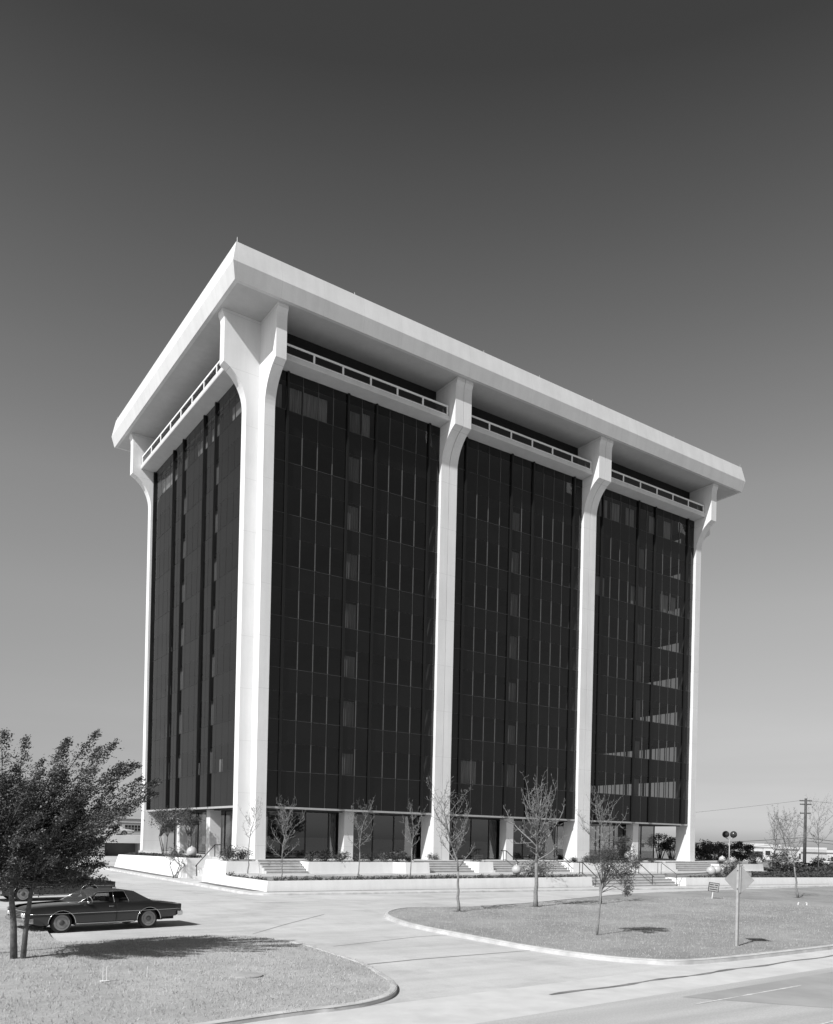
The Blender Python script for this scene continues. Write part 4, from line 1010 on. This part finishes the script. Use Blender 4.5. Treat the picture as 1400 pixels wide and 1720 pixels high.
    for y in (-.74, -.565, .565, .74):
        hl = MB().lathe([(.082, 2.725), (.082, 2.752), (.06, 2.762), (.01, 2.768)], (0, y, .62), 20, 'x').build('headlight', M['lens'], o, True, local=True)
        MB().lathe([(.080, 2.73), (.094, 2.733), (.092, 2.76), (.080, 2.758)], (0, y, .62), 20, 'x').build('rim', M['chrome'], hl, True, local=True)
    for s in (1, -1):
        bp = [(2.60, .965), (2.74, .93), (2.80, .80), (2.84, .4), (2.85, 0)]
        pts = [(s*x, -y) for x, y in bp]+[(s*x, y) for x, y in bp[-2::-1]]
        if s < 0: pts = [(x+.03, y) for x, y in pts]
        z0 = .36 if s > 0 else .40
        MB().loft([[(x-s*.07, y, z0), (x, y, z0+.02), (x+s*.02, y, z0+.09), (x, y, z0+.16), (x-s*.07, y, z0+.17)] for x, y in pts]).build('bumper', M['chrome'], o, 'auto', local=True)
    for y in (-.6, -.36, .36, .6): MB().box(-2.735, y-.09, .60, -2.70, y+.09, .69).build('tail_light', M['tail'], o, local=True)
    MB().add([(2.71, .90, .80), (2.71, -.90, .80), (2.71, -.9, .40), (2.71, .9, .40)], [(0, 1, 2, 3)]).build('front_panel', M[paintmat], o, local=True)
    MB().add([(-2.70, .86, .82), (-2.70, -.86, .82), (-2.70, -.82, .48), (-2.70, .82, .48)], [(3, 2, 1, 0)]).build('rear_panel', M[paintmat], o, local=True)
    MB().lathe([(.055, -.03), (.06, .0), (.05, .03)], (.78, .98, 1.0), 12, 'x').tube([(.78, .9, .95), (.78, .96, .99)], .01, 5).build('wing_mirror', M['chrome'], o, True, local=True)
    st_ = MB()
    for y in (-.38, .38):
        st_.box(-.35, y-.24, .45, .25, y+.24, .68).box(-.45, y-.24, .5, -.3, y+.24, 1.08)
    st_.build('seat', plain('seat_vinyl', .12, .6, .1, 5), o, local=True)
    MB().tube([(.45+.05*math.cos(a), .38+.19*math.sin(a), .98+.17*math.cos(a)) for a in np.linspace(0, 6.283, 18)], .014, 5).build('steering_wheel', M['white'], o, local=True)
    return o
a = math.atan2(-.47, -2.86)
wf, wr = onG(97, 1567, .0), onG(240, 1559, .0)
mid = (wf+wr)/2; dv = (wf-wr); dv.z = 0; a = math.atan2(dv.y, dv.x)
ctr = mid-Vector((math.cos(a)*.11-math.sin(a)*.86, math.sin(a)*.11+math.cos(a)*.86, 0))
ctr += rt*.13; ctr.z = gz(ctr.x, ctr.y)+.01
car = coupe('parked_car', 'dark two-door hardtop with bright side trim parked nose-in under the tree', ctr, a, 'carpaint', 'cars parked on the apron'); car.scale = (.965, .985, .95)
P0 = onD(184, 1500, 41); c2 = Vector((P0.x, P0.y, 0))+Vector((math.cos(a)*2.75, math.sin(a)*2.75, 0)); c2.z = gz(c2.x, c2.y)+.01
dup(car, c2, a, .99, 'second dark car behind the first, almost wholly hidden by the tree', 'cars parked on the apron')

# ------------------------------------------------------------------ big wind-swept tree at the left
def swept_tree():
    rnd = random.Random(77); base = onG(30, 1609, .1); D0 = 21.6
    root = thing('evergreen_tree', 'large dark wind-swept tree with slim twin trunks at the left edge', 'tree', base)
    tr = MB(); cr = MB(); lm = MB(); k = .01529   # metres per photo pixel at this depth
    right = Vector((rt.x, rt.y, 0)).normalized(); back = Vector((fw.x, fw.y, 0)).normalized()
    def L(px, py, dp=0): return right*((px-30)*k) + Vector((0, 0, (1609-py)*k)) + back*dp
    forks = []
    for (x0, y0, x1, y1, dp0, dp1, r_) in ((24, 1611, 20, 1500, 0, -.1, .075), (37, 1608, 43, 1505, .05, .2, .06), (-40, 1606, -30, 1500, .5, .6, .06)):
        A, Bq = L(x0, y0, dp0), L(x1, y1, dp1); mid_ = A.lerp(Bq, .5)+right*rnd.uniform(-.05, .05)
        top = L(x1+(20 if x1 > 0 else -10), 1430, dp1)
        tr.tube([A-Vector((0, 0, .1)), mid_, Bq, top], [r_*1.2, r_, r_*.85, r_*.6], 8); forks.append((Bq, top))
    tr.build('trunk', M['bark'], root, True, local=True)
    tips = [(8,1250),(26,1252),(60,1290),(97,1254),(85,1300),(118,1270),(140,1240),(150,1268),(168,1290),(205,1266),(190,1288),(222,1298),(205,1312),(245,1320),(228,1338),(236,1355),(205,1362),(225,1370),(168,1395),(158,1418),(150,1440),(182,1478),(168,1466),(150,1480),(120,1488),(90,1490),(60,1488),(30,1490),(0,1490),(-30,1490),(160,1330),(130,1300),(100,1330),(60,1330),(20,1300),(-10,1270),(-40,1300),(-50,1350),(-60,1400),(-50,1450),(140,1390),(165,1375),(110,1440),(140,1460),(70,1460),(20,1450)]
    allb = [(t_, rnd.uniform(-1.2, 1.2)) for t_ in tips]
    for _ in range(135):
        a_ = rnd.uniform(0, 6.28); q = rnd.random()**.5
        allb.append(((42+102*q*math.cos(a_), 1395+98*q*math.sin(a_)), rnd.uniform(-1.9, 1.9)))
    cx, cy_ = 50, 1430
    for (tx, ty), dp in allb:
        T_ = L(tx, ty, dp)
        fk = forks[rnd.randrange(3)]; s0 = fk[0].lerp(fk[1], rnd.uniform(.1, 1))
        # branches sweep out and to the right before reaching the tip
        mid_ = s0.lerp(T_, .5)+Vector((0, 0, -.12))-right*.12+back*rnd.uniform(-.1, .1); m2 = s0.lerp(T_, .8)-right*.05-Vector((0, 0, .04))
        lm.tube([s0, mid_, m2, T_], [.03, .02, .011, .004], 4)
        path = [s0, mid_, m2, T_]; Lb = (T_-s0).length
        n = int(58+34*Lb)
        for j in range(n):
            f = 1-(rnd.random()**1.25)*.72; seg = f*3; i = min(2, int(seg)); p = path[i].lerp(path[i+1], seg-i)
            r_ = .03+.24*(1-f)**.7 * 1.1
            q = p+Vector((rnd.gauss(0, r_*.75), rnd.gauss(0, r_*.75), rnd.gauss(0, r_*.6)))
            # twig tuft pointing with the wind: a short spray of leaves
            dr = (right*rnd.uniform(.3, 1)+Vector((0, 0, rnd.uniform(-.1, .75)))+back*rnd.uniform(-.4, .4)).normalized()
            for h in range(5):
                c_ = q+dr*(h*.035)+Vector((rnd.gauss(0, .018), rnd.gauss(0, .018), rnd.gauss(0, .018)))
                s_ = rnd.uniform(.028, .052); u = (dr+Vector((rnd.gauss(0, .6), rnd.gauss(0, .6), rnd.gauss(0, .6)))).normalized()*s_; v = u.cross(Vector((rnd.gauss(0, 1), rnd.gauss(0, 1), rnd.gauss(0, 1))).normalized())*.42
                cr.add([c_-u*.6, c_+v, c_+u*.8, c_-v], [(0, 1, 2, 3)])
    lm.build('limb', M['bark'], root, True, local=True)
    cr.build('crown', M['leafdark'], root, local=True)
swept_tree()

# ------------------------------------------------------------------ grass blades near the camera on both lawns
def blades():
    rnd = random.Random(12); mb = MB()
    n = 0; vs = mb.v; fs = mb.f
    def inside(x, y, poly):
        c_ = False; j = len(poly)-1
        for i in range(len(poly)):
            if (poly[i][1] > y) != (poly[j][1] > y) and x < (poly[j][0]-poly[i][0])*(y-poly[i][1])/(poly[j][1]-poly[i][1])+poly[i][0]: c_ = not c_
            j = i
        return c_
    lp = catmull(LI, 6)+[(-70, sy(-70, -38)), (-70, -5)]; rp = catmull(RI, 6)+[(90, sy(90, -37.7)), (90, -12.4)]
    for poly, (xa, xb, ya, yb), cnt in ((lp, (-25, -10.8, -38.8, -21), 42000), (rp, (-5, 24, -38, -19), 42000)):
        for _ in range(cnt):
            x, y = rnd.uniform(xa, xb), rnd.uniform(ya, yb)
            if rnd.random() < .5: cxx = round(x*1.3)/1.3+rnd.gauss(0, .16); x = cxx
            if not inside(x, y, poly): continue
            z = gz(x, y)+.085+(.03 if poly is rp else 0); h = rnd.uniform(.03, .075); a_ = rnd.random()*6.28; w = rnd.uniform(.004, .009); lx, ly = rnd.gauss(0, .03), rnd.gauss(0, .03)
            i = len(vs); vs.append((x-w*math.cos(a_), y-w*math.sin(a_), z)); vs.append((x+w*math.cos(a_), y+w*math.sin(a_), z)); vs.append((x+lx, y+ly, z+h)); fs.append((i, i+1, i+2))
    o = mb.build('grass', M['blade']); tag(o, 'short dry grass blades on the two lawns', 'grass', kind='stuff')
blades()

# ------------------------------------------------------------------ background, right
def at_ground(px, D): 
    p = onD(px, 1430, D); return Vector((p.x, p.y, gz(p.x, p.y)))
P0 = at_ground(1352, 125); o = thing('utility_pole', 'tall wooden utility pole with three crossarms at the right', 'utility pole', P0)
HP = onD(1351, 1341, 125).z-P0.z
MB().tube([(0, 0, -.2), (0, 0, HP)], [.26, .18], 10).build('pole', M['wood'], o, True, local=True)
wdir = Vector((rt.x, rt.y, 0)).normalized()
def arm(z, w, name='crossarm'):
    a_, b_ = wdir*w, -wdir*w; mb = MB().tube([(a_.x, a_.y, z), (b_.x, b_.y, z)], .10, 4); ob = mb.build(name, M['wood'], o, local=True)
    for f in (-1, -.55, .55, 1):
        q = wdir*w*f*.95; MB().lathe([(.05, 0), (.06, .08), (.03, .16)], (q.x, q.y, z+.06), 7).build('insulator', M['galv'], ob, local=True)
for py, w in ((1345, .92), (1351, .85), (1366, .8)): arm(onD(1351, py, 125).z-P0.z, w)
Q1 = onD(1321, 1377, 125)-P0; Q0 = Vector((0, 0, onD(1351, 1393, 125).z-P0.z))
MB().tube([Q0, Q0.lerp(Q1, .45)+Vector((0, 0, .35)), Q0.lerp(Q1, .8)+Vector((0, 0, .22)), Q1+Vector((0, 0, .08))], .035, 6).build('lamp_arm', M['galv'], o, True, local=True)
MB().sphere(Q1-Vector((0, 0, .02)), .3, 12, 8, .35).build('lamp_head', M['galv'], o, True, local=True)
def wire(A, Bq, sag, label, r_=.018):
    pts = [A.lerp(Bq, i/24)-Vector((0, 0, sag*4*(i/24)*(1-i/24))) for i in range(25)]
    tag(MB().tube(pts, r_, 4).build('overhead_wire', M['iron'], origin=A), label, 'wire', 'overhead wires')
pt = lambda py, f=0: onD(1351, py, 125)+wdir*f
wire(pt(1345, -.6), onD(600, 1385, 220), 2.0, 'top overhead wire running left from the utility pole behind the building', .02)
wire(pt(1345, .6), onD(1650, 1352, 120), .5, 'top overhead wire running right from the utility pole', .02)
wire(pt(1407, -.1), onD(1000, 1414, 180), .6, 'upper of two thick cables running left from the utility pole', .045)
wire(pt(1413, -.1), onD(1100, 1420, 160), .8, 'lower of two thick cables running left from the utility pole', .035)
wire(pt(1407, .1), onD(1650, 1420, 120), .6, 'upper of two thick cables running right from the utility pole', .045)
wire(pt(1412, .1), onD(1650, 1426, 120), .6, 'lower of two thick cables running right from the utility pole', .035)
def farleafy(px, D, H, rad, flat, seed, label, mat='leafdark', n=2200, size=.28, grp='dense trees beyond the building at the right', **k):
    return leafy(at_ground(px, D), H, H*.25, rad, flat, seed, label, 'tree', 'round_tree', mat, n, size, group=grp, stems=1, th=.14, clumps=30, **k)
farleafy(1244, 112, 4.35, 1.75, .85, 101, 'dense dark round tree right of the twin globe lamp post', n=4200, size=.2)
farleafy(1178, 100, 4.6, 1.6, 1.0, 102, 'dark leafy tree just right of the end column', n=2600, size=.22)
farleafy(1196, 96, 3.9, 1.5, .9, 103, 'mid-grey leafy tree second from the end column', 'leaf', n=2200, size=.2)
farleafy(1213, 104, 4.0, 1.5, .85, 104, 'leafy tree behind the twin globe lamp post', 'leaf', n=2200, size=.2)
farleafy(1108, 92, 4.6, 1.5, .6, 105, 'small dark tree seen through the open corner of the ground floor, left one', n=1700, size=.18)
farleafy(1128, 96, 4.5, 1.3, .7, 106, 'small dark tree seen through the open corner of the ground floor, right one', n=1500, size=.18)
farleafy(1316, 82, 3.3, 1.5, .8, 107, 'low bushy tree behind the right low wall below the bare trees', 'leaf', n=2200, size=.18)
farleafy(1388, 118, 2.6, 2.0, .6, 108, 'low round tree at the right edge behind the utility pole', 'leaf', n=1600, size=.22)
farleafy(1268, 150, 2.6, 2.0, .6, 109, 'low dark tree before the white house', 'leafdark', n=1500, size=.25)
def hedge(pa, pb, h, w, seed, label, mat='hedge', n=5000, size=.13):
    rnd = random.Random(seed); mb = MB(); A, Bq = Vector(pa), Vector(pb); d = (Bq-A).normalized(); nn = Vector((-d.y, d.x, 0))
    for _ in range(n):
        f = rnd.random(); hh = h*(.8+.22*math.sin(f*31+seed)+.1*math.sin(f*83)); p = A.lerp(Bq, f)+nn*rnd.uniform(-w, w)/2+Vector((0, 0, rnd.random()**.6*hh))
        a_ = Vector((rnd.gauss(0, 1), rnd.gauss(0, 1), rnd.gauss(0, 1))).normalized()*size*rnd.uniform(.6, 1.4); b_ = a_.cross(Vector((rnd.gauss(0, 1), rnd.gauss(0, 1), rnd.gauss(0, 1))).normalized())*.6
        p = p-A; mb.add([p-a_, p+b_, p+a_, p-b_], [(0, 1, 2, 3)])
    ob = mb.build('hedge', M[mat]); ob.location = A; return tag(ob, label, 'hedge')
hedge(Vector((46.6, -5.9, 1.1)), Vector((62, -6.1, 1.1)), .28, 2.0, 9, 'low dark shrub border below the far right planter box', n=9000, size=.1)
hedge(Vector((-1.75, 5.2, 2.08)), Vector((-1.75, 21.8, 1.88)), .22, 1.1, 7, 'low dark ground cover along the top of the sloping left wall', n=4200, size=.06)
g2 = lambda x, y: Vector((x, y, gz(x, y)))
hedge(g2(53.5, -1), g2(92, -3), 1.75, 1.5, 1, 'dark loose hedge behind the far right planter box, nearer one', n=24000, size=.17)
hedge(g2(58, -7.6), g2(95, -8.2), .95, .8, 2, 'low hedge along the right low wall at the picture edge', n=5000, size=.11)
hedge(Vector((47.2, -8.3, 1.0)), Vector((93, -8.7, .75)), .42, .75, 5, 'low dark ground cover hedge along the top of the right low wall', n=7000, size=.09)
hedge(g2(55.5, -5), g2(95, -6), 1.6, 2.2, 6, 'broad dark shrubbery right of the far planter box', n=9000, size=.14)
hedge(g2(86, 12), g2(150, 6), 1.9, 2.5, 3, 'dark hedge in front of the white houses', 'leafdark', n=8000, size=.22)
def house(px0, px1, D, h, roofh, label, mat='stucco2', name='low_house', depth=12, wins=3, seed=0, flat=False):
    A, Bq = at_ground(px0, D), at_ground(px1, D); o_ = thing(name, label, 'house', A); d = (Bq-A); d.z = 0; Ln = d.length; d.normalize(); n_ = Vector((-d.y, d.x, 0)) 
    if n_.dot(fw) < 0: n_ = -n_
    def P(u, v, z): q = d*u+n_*v; return (q.x, q.y, z)
    def pbox(mb, u0, u1, v0, v1, z0, z1): return mb.loft([[P(u0, v0, z0), P(u1, v0, z0), P(u1, v1, z0), P(u0, v1, z0)], [P(u0, v0, z1), P(u1, v0, z1), P(u1, v1, z1), P(u0, v1, z1)]])
    pbox(MB(), 0, Ln, 0, depth, -.2, h).build('wall', M[mat], o_, local=True)
    rm = MB()
    if flat: pbox(rm, -.3, Ln+.3, -.3, depth+.3, h+.001, h+roofh)
    else: rm.loft([[P(-.5, -.5, h), P(-.5, depth+.5, h), P(-.5, depth/2, h+roofh)], [P(Ln+.5, -.5, h), P(Ln+.5, depth+.5, h), P(Ln+.5, depth/2, h+roofh)]])
    rm.build('roof', M['roofgrey' if not flat else mat], o_, local=True)
    for i in range(wins):
        u = Ln*(i+.5)/wins; wn = pbox(MB(), u-.7, u+.7, -.03, .05, h*.35, h*.72).build('window', M['darkwin'], o_, local=True)
        pbox(MB(), u-.8, u+.8, -.06, -.031, h*.72, h*.72+.1).build('lintel', M['white'], wn, local=True)
    return o_
house(1257, 1281, 205, 3.6, .9, 'small white house with dark windows right of the round tree', wins=3, flat=True)
house(1283, 1312, 240, 3.5, .9, 'white flat-roofed house behind the bare trees', wins=2, flat=True)
house(1340, 1386, 190, 3.4, .5, 'long low white building left half behind the utility pole', wins=3, flat=True)
house(1390, 1440, 175, 2.9, .5, 'low white building cut by the right edge', wins=2, flat=True)
house(900, 1100, 420, 5, .5, 'far pale shed glimpsed under the building', 'stucco', wins=5, flat=True)
# parked vehicles far right and behind the lamp
# ------------------------------------------------------------------ background, left
A = Vector((-14, 92, 0)); o = thing('warehouse', 'pale two-storey building with barred windows behind the parking deck at the left', 'building', (-20, 88, gz(-20, 88)))
zt_ = 5.1
MB().box(0, 0, -.3, 46, 14, zt_).build('wall', M['stucco'], o, local=True)
MB().box(-.2, -.2, zt_-.02, 46.2, 14.2, zt_+.28).build('parapet', M['stucco2'], o, local=True)
for i in range(8):
    x = 2.0+i*5.6
    wn = MB().box(x, -.03, 3.05, x+2.6, .08, 4.05).build('window', M['darkwin'], o, local=True)
    fr = MB()
    for k in range(6): fr.box(x+2.6*k/5-.03, -.06, 3.05, x+2.6*k/5+.03, -.031, 4.05)
    for k in range(3): fr.box(x, -.062, 3.05+.5*k-.03, x+2.6, -.032, 3.05+.5*k+.03)
    fr.build('frame', M['trim'], wn, local=True)
    MB().box(x+3.9, -.25, -.2, x+4.4, -.001, zt_-.03).build('pilaster', M['stucco'], o, local=True)
MB().box(-.05, -.12, 4.45, 46, -.002, 4.6).build('cornice', M['stucco2'], o, local=True)
o = thing('parking_deck', 'white parking deck wall with a dark garage opening at the far left', 'parking deck', (-22, 56, gz(-22, 56)))
MB().box(0, 0, 1.55, 34, 16, 2.55).build('deck', M['stucco2'], o, local=True)
MB().box(0, .3, -.4, 26.6, 15.8, 1.549).build('wall', M['stucco'], o, local=True)
MB().box(31, .3, -.4, 33.8, 15.8, 1.549).build('wall', M['stucco'], o, local=True)
MB().box(26.6, 2.5, -.4, 31, 15.8, 1.549).build('garage_back', plain('garage_wall', .16, .9, .1, 1), o, local=True)
dk = gz(-10, 60)+2.55
car3 = dup(car, (6.0, 59, gz(6, 59)+2.56), R(186), 1.0, 'pale car on the parking deck beside the far corner column', 'cars on the parking deck')
for ch in car3.children:
    if ch.name.startswith('body') or ch.name.startswith('rear_panel') or ch.name.startswith('front_panel') or ch.name.startswith('roof') or ch.name.startswith('rear_pillar'):
        ch.data = ch.data.copy(); ch.data.materials[0] = M['carwhite']
c4 = dup(car3, (-2.0, 59.5, gz(-2, 59)+2.56), R(3), 1.0, 'pale car on the parking deck, left one, glimpsed through the big tree', 'cars on the parking deck')
P0 = at_ground(1343, 118); dup(car, (P0.x, P0.y, P0.z), R(20), 1.0, 'car parked far off at the foot of the utility pole', 'cars far off at the right')
P0 = at_ground(1372, 130); dup(car3, (P0.x, P0.y, P0.z), R(200), 1.0, 'pale car parked far off right of the utility pole', 'cars far off at the right')
P0 = at_ground(1392, 112); o = thing('gate_pillar', 'pale square pillar among the shrubs at the far right', 'pillar', P0)
MB().box(-.35, -.35, -.2, .35, .35, 1.75).build('shaft', M['stucco'], o, local=True); MB().box(-.42, -.42, 1.752, .42, .42, 1.9).build('cap', M['stucco2'], o, local=True)
# light-coloured low wall of the drive far left
tag(MB().box(-40, 46, .2, -4.2, 46.3, 1.5).build('boundary_wall', M['stucco2'], origin=(-40, 46, .2)), 'long pale boundary wall across the drive at the far left', 'wall')
# trees across the street, mirrored in the glass
for i, (x, y, H, rd) in enumerate([(-6, -118, 11, 4.2), (12, -125, 10, 4.6), (22, -110, 12.5, 3.2), (40, -130, 9, 5), (60, -120, 10, 5), (-30, -125, 9, 5)]):
    if i == 0: tr0 = leafy((x, y, gz(x, y)), H, 3, rd, .9, 200, 'broad tree across the street behind the camera, mirrored in the dark glass', 'tree', 'street_tree', 'leafdark', 1800, .6, group='trees across the street', stems=1, th=.25)
    else: dup(tr0, (x, y, gz(x, y)), i*1.1, (rd/4.2, rd/4.2, H/11))
